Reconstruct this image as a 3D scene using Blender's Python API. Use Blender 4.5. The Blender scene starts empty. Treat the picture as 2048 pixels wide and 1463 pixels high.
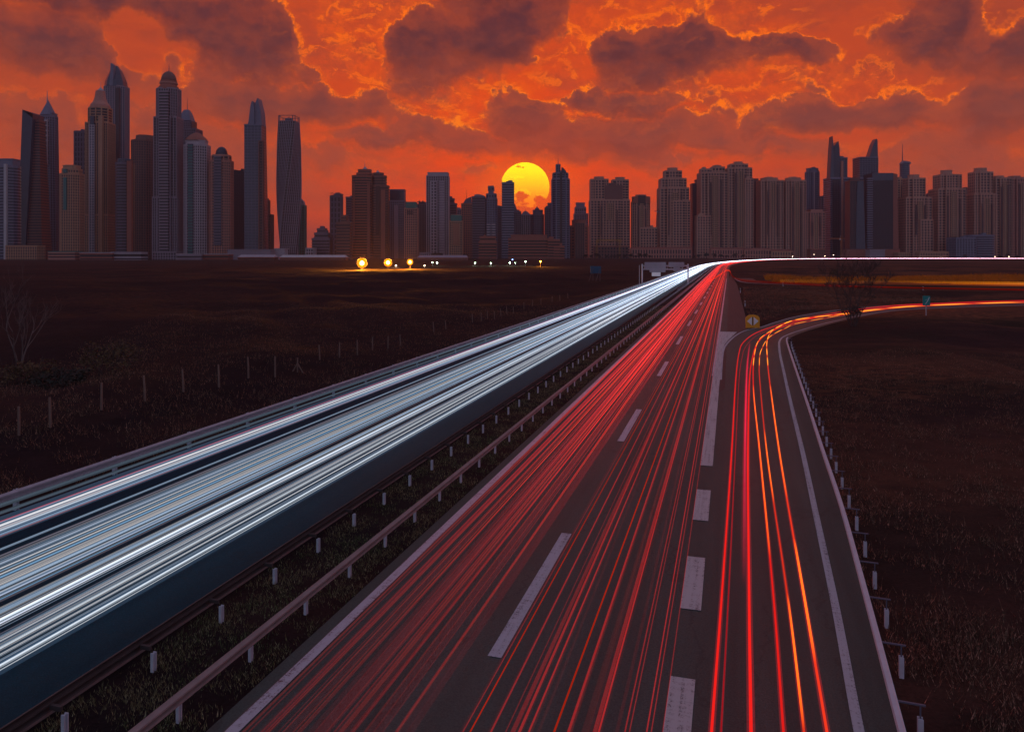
import bpy, math, random
import numpy as np
from mathutils import Vector
HAZE = 0.00008
random.seed(7); RNG = np.random.default_rng(11)
S = bpy.context.scene
COL = S.collection
F, HZ, CX, H = 1500.0, 508.0, 1024.0, 8.2        # focal length and horizon in photo pixels, eye height in metres

def lin(r, g, b):
    f = lambda c: (c/255/12.92) if c/255 <= 0.04045 else ((c/255+0.055)/1.055)**2.4
    return (f(r), f(g), f(b))
def gp(px, py, z=0.0):                            # a point at height z seen at a pixel
    Y = F*(H-z)/(py-HZ)
    return ((px-CX)*Y/F, Y, z)

# ------------------------------------------------------------------ camera
cam = bpy.data.cameras.new('camera'); co = bpy.data.objects.new('camera', cam); COL.objects.link(co)
co.location = (0, 0, H); co.rotation_euler = (math.pi/2, 0, 0)
cam.sensor_width = 36.0; cam.lens = 36*F/2048; cam.shift_y = -(1463/2-HZ)/2048
cam.clip_start = 0.1; cam.clip_end = 30000
S.camera = co
S.view_settings.view_transform = 'Standard'; S.view_settings.look = 'None'
S.view_settings.exposure = 0; S.view_settings.gamma = 1
S.render.engine = 'CYCLES'
cy = S.cycles
cy.use_denoising = True; cy.max_bounces = 4; cy.diffuse_bounces = 2; cy.glossy_bounces = 2; cy.transparent_max_bounces = 400
cy.volume_bounces = 0; cy.sample_clamp_indirect = 3.0; cy.use_light_tree = True

# ------------------------------------------------------------------ node helper
class NT:
    def __init__(s, tree): s.t = tree; s.n = tree.nodes; s.l = tree.links
    def node(s, typ, **kw):
        n = s.n.new(typ)
        for k, v in kw.items(): setattr(n, k, v)
        return n
    def put(s, sock, v):
        if v is None: return
        if hasattr(v, 'is_linked') or isinstance(v, bpy.types.NodeSocket): s.l.new(v, sock)
        else: sock.default_value = v
    def math(s, op, a, b=None, c=None, clamp=False):
        n = s.node('ShaderNodeMath', operation=op, use_clamp=clamp)
        for i, v in enumerate((a, b, c)): s.put(n.inputs[i], v)
        return n.outputs[0]
    def vmath(s, op, a, b=None, scale=None):
        n = s.node('ShaderNodeVectorMath', operation=op)
        s.put(n.inputs[0], a); s.put(n.inputs[1], b)
        if scale is not None: s.put(n.inputs['Scale'], scale)
        return n.outputs['Value' if op in ('LENGTH', 'DOT_PRODUCT', 'DISTANCE') else 'Vector']
    def step(s, v, a, b, lo=0.0, hi=1.0):
        n = s.node('ShaderNodeMapRange', interpolation_type='SMOOTHSTEP')
        s.put(n.inputs['Value'], v); s.put(n.inputs['From Min'], a); s.put(n.inputs['From Max'], b)
        s.put(n.inputs['To Min'], lo); s.put(n.inputs['To Max'], hi)
        return n.outputs[0]
    def mix(s, f, a, b, mode='MIX'):
        n = s.node('ShaderNodeMix', data_type='RGBA', blend_type=mode)
        s.put(n.inputs['Factor'], f)
        for k, v in ((6, a), (7, b)):
            if isinstance(v, tuple) and len(v) == 3: v = (*v, 1)
            s.put(n.inputs[k], v)
        return n.outputs[2]
    def noise(s, vec, scale, detail=3, rough=0.5, out=0, dims='3D'):
        n = s.node('ShaderNodeTexNoise', noise_dimensions=dims)
        s.put(n.inputs['Vector'], vec); s.put(n.inputs['Scale'], scale)
        n.inputs['Detail'].default_value = detail; n.inputs['Roughness'].default_value = rough
        return n.outputs[out]
    def mapping(s, vec, loc=(0, 0, 0), rot=(0, 0, 0), scale=(1, 1, 1), typ='POINT'):
        n = s.node('ShaderNodeMapping', vector_type=typ)
        s.put(n.inputs['Vector'], vec)
        n.inputs['Location'].default_value = loc; n.inputs['Rotation'].default_value = rot; n.inputs['Scale'].default_value = scale
        return n.outputs[0]
    def xyz(s, x=0.0, y=0.0, z=0.0):
        n = s.node('ShaderNodeCombineXYZ')
        for i, v in enumerate((x, y, z)): s.put(n.inputs[i], v)
        return n.outputs[0]

# ------------------------------------------------------------------ sky
def skyq(px, py):
    az = math.atan((px-CX)/F); el = math.atan((HZ-py)/math.hypot(F, px-CX))
    return az*1.5, el*1.5
def blob_sum(nt, q, blobs, mode='ADD'):
    acc = 0.0
    for (px, py, rx, ry, rot, w) in blobs:
        x, y = skyq(px, py)
        m = nt.mapping(q, (x, y, 0), (0, 0, math.radians(rot)), (rx/1000, ry/1000, 1), 'TEXTURE')
        g = nt.node('ShaderNodeTexGradient', gradient_type='SPHERICAL'); nt.l.new(m, g.inputs[0])
        acc = nt.math('MULTIPLY_ADD', g.outputs['Fac'], w, acc) if mode == 'ADD' else nt.math('MAXIMUM', nt.math('MULTIPLY', g.outputs['Fac'], w), acc)
    return acc
CLOUDS = [  # photo x, y, radii, tilt, weight of each cloud bank (a negative weight is a gap)
 (110, 85, 210, 85, 0, 1.0), (215, 118, 150, 56, -6, .9), (20, 50, 130, 80, 0, .6), (268, 70, 66, 85, 0, -1.0), (60, 40, 60, 40, 0, -.25),
 (430, 70, 220, 120, 0, 1.0), (540, 90, 190, 100, 25, .9), (630, 128, 120, 34, -8, .7), (360, 80, 50, 30, 0, -.55), (385, 110, 40, 60, 0, -.45),
 (250, -12, 620, 62, 0, .95), (1000, -20, 260, 70, 0, 1.0), (940, 60, 130, 90, 0, 1.0), (640, 215, 220, 60, 0, .8), (560, -6, 160, 40, 0, .4),
 (840, 75, 190, 140, 0, 1.0), (760, 120, 130, 70, 30, .7), (1000, 60, 200, 130, 0, 1.1), (900, 130, 140, 60, 0, .6), (1070, 95, 90, 60, 0, .6), (950, 130, 90, 42, 0, .6),
 (645, 55, 165, 72, -46, -1.2), (700, 40, 90, 60, 10, -.8), (700, 95, 80, 60, 25, -.8), (740, 110, 70, 50, 0, -.6), (800, -5, 130, 46, 0, -.7), (690, 20, 90, 60, 0, -.7),
 (1135, 115, 70, 80, 0, -1.1), (1100, 160, 110, 40, 0, -.9), (1190, 20, 60, 50, 0, -.8),
 (1250, 80, 150, 85, 0, 1.0), (1370, 90, 180, 105, 0, 1.1), (1330, 130, 190, 50, 5, .9), (1440, 60, 110, 80, 0, .7), (1290, 30, 60, 60, 0, -.7), (1470, 20, 90, 60, 0, -.8), (1345, 30, 40, 50, 0, -.5),
 (1590, 92, 150, 48, -4, 1.1), (1500, 110, 110, 40, 0, .5), (1735, 66, 46, 26, 0, .75), (1690, 30, 170, 90, 0, -.8), (1720, 140, 170, 45, 0, -.5),
 (1920, 50, 190, 90, 0, 1.3), (2030, 75, 150, 66, 0, 1.0), (1850, 0, 130, 60, 0, .9), (2150, 40, 250, 120, 0, 1.0), (1995, 18, 80, 50, 30, -1.3),
 (590, 205, 270, 66, 0, 1.05), (690, 190, 130, 46, 0, .6), (480, 185, 120, 40, 0, .4), (700, 240, 150, 40, 0, .4),
 (760, 282, 120, 34, 0, .8), (850, 262, 120, 50, -6, .8), (930, 285, 160, 44, 0, .8), (1050, 235, 110, 66, 0, 1.1), (1120, 272, 210, 60, 0, .9),
 (1290, 268, 230, 62, 2, 1.1), (1420, 282, 170, 36, 0, .8), (1250, 305, 380, 30, 0, .5),
 (1170, 190, 90, 40, 0, .9), (1270, 198, 170, 30, 0, 1.0), (1390, 203, 80, 20, 0, .4),
 (1540, 250, 130, 32, 14, .9), (1650, 222, 190, 52, 10, 1.1), (1780, 215, 190, 44, 0, 1.0), (1640, 172, 120, 34, -25, .6), (1880, 222, 120, 40, 0, .7),
 (2005, 205, 130, 75, 0, 1.1), (2150, 180, 200, 90, 0, .9), (1900, 330, 220, 36, 0, .5),
 (120, 255, 210, 90, 0, .62), (330, 230, 110, 110, 0, .5), (60, 400, 260, 110, 0, .5), (430, 300, 280, 100, 0, .6), (440, 200, 90, 70, 0, .7), (620, 320, 300, 60, 0, .4),
 (1560, 300, 220, 30, 0, .6), (1900, 300, 260, 60, 0, .5), (1330, 320, 300, 28, 0, .45), (960, 345, 60, 26, 0, .5),
 (1000, 395, 60, 34, 0, .5),
]
GOLD = [  # where the sun lights the cloud rims strongest
 (640, 60, 190, 130, 0, 1.0), (720, 110, 150, 80, 0, .9), (810, 0, 200, 60, 0, 1.0), (700, 165, 190, 60, 0, 1.1), (520, 165, 160, 50, 0, .9),
 (880, 200, 130, 55, 0, .9), (985, 215, 130, 90, 0, 1.3), (820, 262, 200, 60, 0, .7), (1080, 195, 120, 60, 0, 1.1), (1180, 25, 110, 90, 0, .9), (1290, 20, 180, 80, 0, 1.0),
 (1480, 60, 190, 130, 0, 1.1), (1280, 175, 260, 60, 0, 1.2), (1300, 235, 320, 55, 0, 1.2), (1590, 145, 220, 70, 0, .8), (1530, 215, 200, 70, 0, .9),
 (1130, 95, 120, 70, 0, .8), (1780, 190, 330, 70, 0, .7), (1800, 60, 120, 110, 0, .45), (1980, 30, 160, 80, 0, .5), (360, 190, 90, 90, 0, .5), (380, 60, 90, 60, 0, .4)]

w = bpy.data.worlds.new('World'); S.world = w; w.use_nodes = True
nt = NT(w.node_tree); nt.n.clear()
grp = bpy.data.node_groups.new('cloud_density', 'ShaderNodeTree')
grp.interface.new_socket('Vector', in_out='INPUT', socket_type='NodeSocketVector')
grp.interface.new_socket('Density', in_out='OUTPUT', socket_type='NodeSocketFloat')
g = NT(grp); gi = g.node('NodeGroupInput'); go = g.node('NodeGroupOutput')
wv = g.vmath('SUBTRACT', g.noise(gi.outputs[0], 7.0, 6, .62, out=1), (.5, .5, .5))
q1 = g.vmath('ADD', gi.outputs[0], g.vmath('SCALE', wv, scale=.15))
q1 = g.vmath('MULTIPLY', q1, (1, 1, 0))
bs = blob_sum(g, q1, [b for b in CLOUDS if b[5] > 0], 'MAX')
bs = g.math('ADD', bs, blob_sum(g, q1, [b for b in CLOUDS if b[5] < 0]))
fb = g.math('SUBTRACT', g.noise(gi.outputs[0], 24.0, 8, .68), .5)
fb2 = g.math('SUBTRACT', g.noise(g.vmath('MULTIPLY', gi.outputs[0], (1, 1.6, 1)), 7.0, 5, .6), .5)
bil = g.math('ABSOLUTE', g.math('SUBTRACT', g.noise(q1, 17.0, 3, .5), .5))       # cauliflower swellings
d0 = g.math('MULTIPLY_ADD', fb, .62, bs)
d0 = g.math('MULTIPLY_ADD', fb2, .62, d0)
d0 = g.math('MULTIPLY_ADD', bil, .55, g.math('SUBTRACT', d0, .05))
g.l.new(d0, go.inputs[0])

tc = nt.node('ShaderNodeTexCoord'); sx = nt.node('ShaderNodeSeparateXYZ'); nt.l.new(tc.outputs['Generated'], sx.inputs[0])
az = nt.math('ARCTAN2', sx.outputs[0], sx.outputs[1]); el = nt.math('ARCSINE', sx.outputs[2])
u = nt.math('MULTIPLY', az, 1.5); v = nt.math('MULTIPLY', el, 1.5)
q = nt.xyz(u, v, 0.0)
def dens(vec):
    n = nt.node('ShaderNodeGroup'); n.node_tree = grp; nt.l.new(vec, n.inputs[0]); return n.outputs[0]
D0 = dens(q); DU = dens(nt.vmath('ADD', q, (0.004, 0.016, 0)))
slope = nt.math('SUBTRACT', D0, DU)
top = nt.step(slope, -.02, .10)
mask = nt.mix(top, nt.step(D0, .02, .44), nt.step(D0, .21, .32))
nz = nt.math('SUBTRACT', nt.noise(q, 16.0, 5, .6), .5)
rim = nt.math('MULTIPLY', nt.step(nt.math('MULTIPLY_ADD', nz, .55, D0), .10, .22), nt.math('SUBTRACT', 1.0, nt.step(nt.math('MULTIPLY_ADD', nz, -.20, D0), .24, .36)))
rim = nt.math('MULTIPLY', rim, nt.step(nt.noise(q, 50.0, 5, .65), .36, .62, .15, 1.0))
goldm = nt.math('MINIMUM', blob_sum(nt, q, GOLD), 1.0)
gold = nt.math('MULTIPLY', nt.math('MULTIPLY', rim, nt.step(slope, .0, .09)), nt.step(goldm, .05, .5, .12, 1.0))
su, sv = skyq(1050, 372)
dsun = nt.vmath('LENGTH', nt.vmath('MULTIPLY', nt.vmath('SUBTRACT', q, (su, sv, 0)), (1.0, 1.7, 0)))
near = nt.step(dsun, .46, .04)
wide = nt.step(dsun, 1.05, .15)
base = nt.mix(nt.step(v, .0, .17), lin(132, 62, 62), lin(172, 70, 46))
base = nt.mix(nt.math('MULTIPLY', wide, .85), base, lin(216, 74, 20))
base = nt.mix(nt.step(v, .02, .09, 1, 0), base, lin(146, 62, 58))
base = nt.mix(nt.math('MULTIPLY', near, .9), base, lin(236, 76, 4))
cl = nt.mix(nt.step(v, .12, .50), lin(126, 68, 66), lin(78, 44, 60))
cl = nt.mix(nt.math('MULTIPLY', nt.step(dsun, .34, .05), .35), cl, lin(190, 66, 30))
thick = nt.step(nt.math('MULTIPLY_ADD', nz, .5, D0), .30, .85)
cl = nt.mix(thick, nt.mix(.34, cl, lin(205, 84, 40)), cl)
shade = nt.noise(nt.vmath('MULTIPLY', q, (1, 1.7, 1)), 15.0, 7, .62)
cl = nt.mix(nt.step(shade, .38, .70), cl, nt.mix(.30, cl, lin(170, 78, 52)))
cl = nt.mix(nt.math('MULTIPLY', nt.step(slope, -.02, -.14), .35), cl, nt.mix(.6, cl, lin(60, 30, 44)))
wisp = nt.noise(nt.vmath('MULTIPLY', q, (1, 2.6, 1)), 6.5, 8, .60)
base = nt.mix(nt.math('MULTIPLY', nt.step(wisp, .44, .66), .62), base, nt.mix(.25, cl, base))
tex = nt.noise(nt.vmath('ADD', q, nt.vmath('SCALE', nt.noise(q, 12.0, 4, .6, out=1), scale=.06)), 24.0, 8, .68)
base = nt.mix(nt.math('MULTIPLY', nt.math('MULTIPLY', nt.step(goldm, .3, 1.0), nt.step(tex, .44, .62)), .42), base, lin(236, 96, 14))
base = nt.mix(nt.math('MULTIPLY', nt.step(D0, -.05, .28), .30), base, lin(212, 88, 28))
sky = nt.mix(nt.math('MULTIPLY', mask, nt.step(v, .16, .34, .82, .97)), base, cl)
qb = nt.vmath('ADD', nt.vmath('MULTIPLY', q, (1, 1.9, 1)), nt.vmath('SCALE', nt.noise(q, 9.0, 4, .6, out=1), scale=.10))
n2 = nt.noise(qb, 12.0, 9, .64); n2u = nt.noise(nt.vmath('ADD', qb, (.003, .022, 0)), 12.0, 9, .64)
up2 = nt.step(nt.math('SUBTRACT', n2, n2u), .0, .05)
band = nt.step(v, .09, .17)
sky = nt.mix(nt.math('MULTIPLY', nt.math('MULTIPLY', nt.step(n2, .54, .66), .34), band), sky, cl)
rim2 = nt.math('MULTIPLY', nt.math('MULTIPLY', nt.step(n2, .48, .53), nt.math('SUBTRACT', 1.0, nt.step(n2, .54, .60))), up2)
gold2 = nt.math('MULTIPLY', nt.math('MULTIPLY', rim2, band), nt.math('MULTIPLY', nt.step(goldm, .1, .8, .04, .62), nt.math('SUBTRACT', 1.0, nt.math('MULTIPLY', mask, .85))))
sky = nt.mix(gold2, sky, lin(244, 112, 16))
sky = nt.mix(nt.math('MULTIPLY', nt.step(dsun, .15, .03), .55), sky, lin(255, 104, 4))
sky = nt.mix(gold, sky, nt.mix(near, lin(248, 116, 16), lin(255, 140, 20)))
# overhead and behind the viewer: the clear twilight sky
ns = nt.node('ShaderNodeTexSky', sky_type='NISHITA', sun_disc=False)
SUN_AZ, SUN_EL = math.atan((1050-CX)/F), math.atan((HZ-372)/F)
ns.sun_elevation = SUN_EL; ns.sun_rotation = SUN_AZ; ns.air_density = 1.0; ns.dust_density = 1.0; ns.ozone_density = 3.0
tw = nt.mix(1.0, ns.outputs[0], (.06, .045, .055), 'MULTIPLY')
tw = nt.mix(1.0, tw, (.138, .134, .182), 'ADD')
back = nt.math('MAXIMUM', nt.step(el, .42, .75), nt.step(nt.math('ABSOLUTE', az), .95, 1.5))
sky = nt.mix(1.0, sky, (1.16, 1.05, .80), 'MULTIPLY')
sky = nt.mix(back, sky, tw)
bg = nt.node('ShaderNodeBackground'); nt.l.new(sky, bg.inputs[0]); bg.inputs[1].default_value = 1.0
wo = nt.node('ShaderNodeOutputWorld'); nt.l.new(bg.outputs[0], wo.inputs[0])
w.cycles.sampling_method = 'MANUAL'; w.cycles.sample_map_resolution = 512

sl = bpy.data.lights.new('sun_light', 'SUN'); sl.energy = .10; sl.angle = math.radians(.5); sl.color = (1, .45, .15)
so = bpy.data.objects.new('sun_light', sl); COL.objects.link(so)
so.rotation_euler = Vector((math.sin(SUN_AZ)*math.cos(SUN_EL), math.cos(SUN_AZ)*math.cos(SUN_EL), math.sin(SUN_EL))).to_track_quat('Z', 'Y').to_euler()

# ------------------------------------------------------------------ object helpers
def tag(o, label=None, cat=None, group=None, kind=None):
    for k, vv in (('label', label), ('category', cat), ('group', group), ('kind', kind)):
        if vv: o[k] = vv
    return o
def empty(name, loc=(0, 0, 0)):
    o = bpy.data.objects.new(name, None); COL.objects.link(o); o.location = loc; o.empty_display_size = .5
    return o
class MB:
    def __init__(s): s.v = []; s.f = []; s.m = []; s.uv = None
    def add(s, vs, fs, m=0):
        b = len(s.v); s.v.extend(vs); s.f.extend([tuple(b+i for i in f) for f in fs]); s.m.extend([m]*len(fs))
    def box(s, x0, x1, y0, y1, z0, z1, m=0):
        s.prism([(x0, y0), (x1, y0), (x1, y1), (x0, y1)], z0, z1, m)
    def prism(s, poly, z0, z1, m=0):
        s.loft([[(x, y, z0) for x, y in poly], [(x, y, z1) for x, y in poly]], m)
    def loft(s, rings, m=0, cap=True):
        n = len(rings[0]); vs = [p for r in rings for p in r]; fs = []
        for k in range(len(rings)-1):
            for i in range(n):
                j = (i+1) % n
                fs.append((k*n+i, k*n+j, (k+1)*n+j, (k+1)*n+i))
        if cap:
            fs.append(tuple(range(n-1, -1, -1))); fs.append(tuple((len(rings)-1)*n+i for i in range(n)))
        s.add(vs, fs, m)
    def cone(s, poly, z0, apex, m=0):
        n = len(poly); vs = [(x, y, z0) for x, y in poly]+[apex]
        s.add(vs, [(i, (i+1) % n, n) for i in range(n)]+[tuple(range(n-1, -1, -1))], m)
    def elev(s, pts, y0, y1, m=0):                # an outline in the x-z plane given a depth
        n = len(pts); vs = [(x, y0, z) for x, z in pts]+[(x, y1, z) for x, z in pts]
        a = sum(pts[i][0]*pts[(i+1) % n][1]-pts[(i+1) % n][0]*pts[i][1] for i in range(n))
        fs = [tuple(range(n)), tuple(range(2*n-1, n-1, -1))]+[(i, i+n, (i+1) % n+n, (i+1) % n) for i in range(n)]
        if a < 0: fs = [tuple(reversed(f)) for f in fs]
        s.add(vs, fs, m)
    def tube(s, pts, rad, sides=6, m=0, cap=True):
        pts = [Vector(p) for p in pts]; n = len(pts)
        if not hasattr(rad, '__len__'): rad = [rad]*n
        rings = []
        for i, p in enumerate(pts):
            t = (pts[min(i+1, n-1)]-pts[max(i-1, 0)]).normalized()
            a = Vector((0, 0, 1)) if abs(t.z) < .9 else Vector((1, 0, 0))
            e1 = t.cross(a).normalized(); e2 = e1.cross(t)
            rings.append([tuple(p+(e1*math.cos(2*math.pi*k/sides)+e2*math.sin(2*math.pi*k/sides))*rad[i]) for k in range(sides)])
        s.loft(rings, m, cap)
    def build(s, name, mats, parent=None, smooth=False):
        me = bpy.data.meshes.new(name); me.from_pydata(s.v, [], s.f)
        if not isinstance(mats, (list, tuple)): mats = [mats]
        for mm in mats: me.materials.append(mm)
        if len(mats) > 1: me.polygons.foreach_set('material_index', s.m)
        if smooth: me.polygons.foreach_set('use_smooth', [True]*len(me.polygons))
        me.update()
        o = bpy.data.objects.new(name, me); COL.objects.link(o)
        if parent is not None: o.parent = parent; 
        return o

# ------------------------------------------------------------------ materials
def pbr(name, col, rough=.7, metal=0.0, var=.15, vscale=.15, bump=0.0, bscale=20, spec=.5):
    m = bpy.data.materials.new(name); m.use_nodes = True
    t = NT(m.node_tree); b = t.n['Principled BSDF']
    c = t.node('ShaderNodeTexCoord').outputs['Object']
    n = t.noise(c, vscale, 4, .6)
    k = t.math('MULTIPLY_ADD', n, 2*var, 1-var)
    t.l.new(t.mix(1.0, (*col, 1), t.xyz(k, k, k), 'MULTIPLY'), b.inputs['Base Color'])
    b.inputs['Roughness'].default_value = rough; b.inputs['Metallic'].default_value = metal
    b.inputs['Specular IOR Level'].default_value = spec
    if bump:
        bn = t.node('ShaderNodeBump'); bn.inputs['Strength'].default_value = bump; bn.inputs['Distance'].default_value = .02
        t.l.new(t.noise(c, bscale, 4, .6), bn.inputs['Height']); t.l.new(bn.outputs[0], b.inputs['Normal'])
    return m
def glow(name, col, strength, sampling='AUTO'):
    m = bpy.data.materials.new(name); m.use_nodes = True; t = NT(m.node_tree); t.n.clear()
    e = t.node('ShaderNodeEmission'); e.inputs[0].default_value = (*col, 1); e.inputs[1].default_value = strength
    o = t.node('ShaderNodeOutputMaterial'); t.l.new(e.outputs[0], o.inputs[0]); m.cycles.emission_sampling = sampling
    return m
M = {
 'beige': pbr('beige_render', (.62, .32, .235), .85), 'sand': pbr('sand_render', (.56, .30, .19), .85), 'pink': pbr('pink_render', (.58, .26, .20), .85),
 'brown': pbr('brown_cladding', (.40, .14, .10), .8), 'umber': pbr('umber_cladding', (.23, .115, .10), .8), 'grey': pbr('grey_cladding', (.32, .26, .31), .7),
 'pale': pbr('pale_cladding', (.50, .42, .46), .7), 'white': pbr('white_cladding', (.60, .55, .56), .7), 'slate': pbr('slate_cladding', (.15, .13, .18), .6),
 'bluegrey': pbr('blue_grey_cladding', (.19, .20, .28), .6), 'dark': pbr('dark_cladding', (.05, .04, .06), .6), 'redroof': pbr('red_tile_roof', (.30, .09, .06), .85),
 'gdark': pbr('dark_glass', (.020, .015, .026), .30, var=.3), 'gblue': pbr('blue_glass', (.025, .045, .085), .18, var=.3), 'gteal': pbr('teal_glass', (.02, .17, .17), .25, var=.2),
 'gsteel': pbr('steel_blue_glass', (.06, .085, .13), .2, var=.25), 'copper': pbr('green_copper', (.05, .22, .19), .7), 'gbrown': pbr('brown_tinted_glass', (.04, .018, .02), .3, var=.3),
 'steel': pbr('galvanised_steel', (.44, .42, .47), .5, .0, var=.25, vscale=3), 'rust': pbr('brown_weathered_steel', (.30, .235, .225), .75, .0, var=.4, vscale=2),
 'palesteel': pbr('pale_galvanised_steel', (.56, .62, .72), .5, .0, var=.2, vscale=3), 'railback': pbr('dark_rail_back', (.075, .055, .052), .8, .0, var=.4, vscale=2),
 'post': pbr('pale_post_paint', (.58, .62, .70), .6, var=.2, vscale=6), 'wood': pbr('weathered_wood', (.23, .14, .11), .9, var=.3, vscale=4),
 'bark': pbr('bare_bark', (.085, .055, .05), .9, var=.35, vscale=3), 'palebark': pbr('pale_bark', (.16, .11, .10), .9, var=.35, vscale=3),
 'yellow': pbr('amber_sign_face', (.80, .38, .02), .5, var=.05), 'signwhite': pbr('white_sign_face', (.85, .85, .85), .5, var=.05), 'black': pbr('black_rubber', (.012, .012, .014), .7),
 'signgreen': pbr('green_sign_face', (.02, .28, .26), .5, var=.1), 'signblue': pbr('blue_sign_face', (.03, .09, .17), .5, var=.1), 'signgrey': pbr('grey_sign_back', (.30, .28, .33), .6, .2),
 'crane': pbr('yellow_crane_paint', (.62, .30, .03), .6), 'orange': pbr('orange_crane_paint', (.50, .15, .03), .6),
 'leaf': pbr('dark_leaves', (.035, .030, .022), .8, var=.5, vscale=.6), 'reed': pbr('dry_brown_reeds', (.13, .075, .035), .9, var=.5, vscale=.5),
}

# ------------------------------------------------------------------ the roads' courses
TH = math.atan(436/F); CT = math.cos(TH)
def _course():
    T = [(-60.0)]; x, y = -60*math.sin(TH), -60*CT; P = [(x, y)]; A = [TH]; a = TH; t = -60.0; d = 2.0
    while t < 3400:
        k = 0 if t < 450 else (.0003 if t < 1150 else (1/420 if t < 1640 else 0))
        a += k*d; x += math.sin(a)*d; y += math.cos(a)*d; t += d
        T.append(t); P.append((x, y)); A.append(a)
    return np.array(T), np.array(P), np.array(A)
RT, RP, RA = _course()
def road(t, o, z=0.0):                            # t metres along, o metres to the right of the line under the camera
    x = np.interp(t, RT, RP[:, 0]); y = np.interp(t, RT, RP[:, 1]); a = np.interp(t, RT, RA)
    return (float(x+math.cos(a)*o), float(y-math.sin(a)*o), z)
def off(s, z=0.0): return s*CT*(H-z)              # image slope of a straight line beside the road -> its offset
def tlist(a, b):                                  # stations, coarser far away
    out = [a]; 
    while out[-1] < b: out.append(min(b, out[-1]+max(3.0, .05*abs(out[-1]))) )
    return out
def smooth(pts, n=8):                             # Catmull-Rom through points
    P = [Vector(p) for p in pts]; P = [P[0]*2-P[1]]+P+[P[-1]*2-P[-2]]; out = []
    for i in range(1, len(P)-2):
        for k in range(n):
            t = k/n; a, b, c, d = P[i-1:i+3]
            out.append(.5*((2*b)+(c-a)*t+(2*a-5*b+4*c-d)*t*t+(3*b-a-3*c+d)*t**3))
    out.append(P[-2]); return out

def strip(name, left, right, z, mat, parent=None, ts=None):   # a sheet between two lines with metres in its UV map
    n = len(left); vs = []; uv = []
    L = 0
    for i in range(n):
        l, r = left[i], right[i]
        if i: L += (Vector(l[:2])-Vector(left[i-1][:2])).length
        t = ts[i][0] if ts else L
        w_ = (Vector(r[:2])-Vector(l[:2])).length; base = ts[i][1] if ts else 0.0
        vs += [(l[0], l[1], z), (r[0], r[1], z)]; uv += [(base, t), (base+w_, t)]
    fs = [(2*i, 2*i+1, 2*i+3, 2*i+2) for i in range(n-1)]
    me = bpy.data.meshes.new(name); me.from_pydata(vs, [], fs); me.materials.append(mat)
    ul = me.uv_layers.new(name='metres')
    ul.data.foreach_set('uv', [c for p in me.polygons for vi in p.vertices for c in uv[vi]])
    me.update(); o = bpy.data.objects.new(name, me); COL.objects.link(o)
    if parent: o.parent = parent
    return o
def road_strip(name, o0, o1, t0, t1, z, mat, parent=None):
    T = tlist(t0, t1)
    return strip(name, [road(t, o0) for t in T], [road(t, o1) for t in T], z, mat, parent, [(t, o0) for t in T])

def asphalt(name, col, spec=.35):
    m = bpy.data.materials.new(name); m.use_nodes = True; t = NT(m.node_tree); b = t.n['Principled BSDF']
    uv = t.node('ShaderNodeUVMap', uv_map='metres').outputs[0]
    oc = t.node('ShaderNodeTexCoord').outputs['Object']
    fine = t.noise(oc, 26, 3, .7); mid = t.noise(oc, 5, 4, .65); big = t.noise(t.vmath('MULTIPLY', uv, (1.1, .05, 1)), 1.0, 4, .6); patch = t.noise(oc, .12, 3, .5)
    k = t.math('MULTIPLY_ADD', fine, .9, .15)
    k = t.math('MULTIPLY', k, t.math('MULTIPLY_ADD', mid, .5, .75))
    k = t.math('MULTIPLY', k, t.math('MULTIPLY_ADD', big, .9, .5))
    k = t.math('MULTIPLY', k, t.math('MULTIPLY_ADD', patch, .5, .75))
    vor = t.node('ShaderNodeTexVoronoi', feature='F1'); t.put(vor.inputs['Vector'], oc); vor.inputs['Scale'].default_value = 40
    sp = t.step(vor.outputs['Distance'], .05, .22, 1, 0)
    c = t.mix(1.0, (*col, 1), t.xyz(k, k, k), 'MULTIPLY')
    c = t.mix(t.math('MULTIPLY', sp, .28), c, (.22, .21, .22))
    crack = t.node('ShaderNodeTexVoronoi', feature='DISTANCE_TO_EDGE'); t.put(crack.inputs['Vector'], t.vmath('ADD', t.vmath('MULTIPLY', uv, (.22, .05, 1)), t.vmath('SCALE', t.noise(oc, .9, 4, .6, out=1), scale=.25))); crack.inputs['Scale'].default_value = 1.0
    c = t.mix(t.step(crack.outputs['Distance'], .0, .010, .28, 0), c, (.012, .012, .014))
    t.l.new(c, b.inputs['Base Color'])
    t.put(b.inputs['Roughness'], t.math('MULTIPLY_ADD', mid, .25, .5)); b.inputs['Specular IOR Level'].default_value = spec
    bn = t.node('ShaderNodeBump'); bn.inputs['Strength'].default_value = .5; bn.inputs['Distance'].default_value = .008
    t.l.new(fine, bn.inputs['Height']); t.l.new(bn.outputs[0], b.inputs['Normal'])
    return m
def paint(name, col, wear=.45):
    m = bpy.data.materials.new(name); m.use_nodes = True; t = NT(m.node_tree); b = t.n['Principled BSDF']
    oc = t.node('ShaderNodeTexCoord').outputs['Object']
    uv = t.node('ShaderNodeUVMap', uv_map='metres').outputs[0]
    n = t.noise(oc, 30, 5, .7); n2 = t.noise(t.vmath('MULTIPLY', uv, (9, .35, 1)), 1, 4, .6); wv_ = t.noise(t.vmath('MULTIPLY', uv, (2, 9, 1)), 1, 3, .6)
    s_ = t.math('ADD', t.math('MULTIPLY', n, .5), t.math('ADD', t.math('MULTIPLY', n2, .4), t.math('MULTIPLY', wv_, .25)))
    c = t.mix(t.step(s_, wear, wear+.16), (.075, .072, .08), (*col, 1))
    t.l.new(c, b.inputs['Base Color']); b.inputs['Roughness'].default_value = .65
    return m
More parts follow.
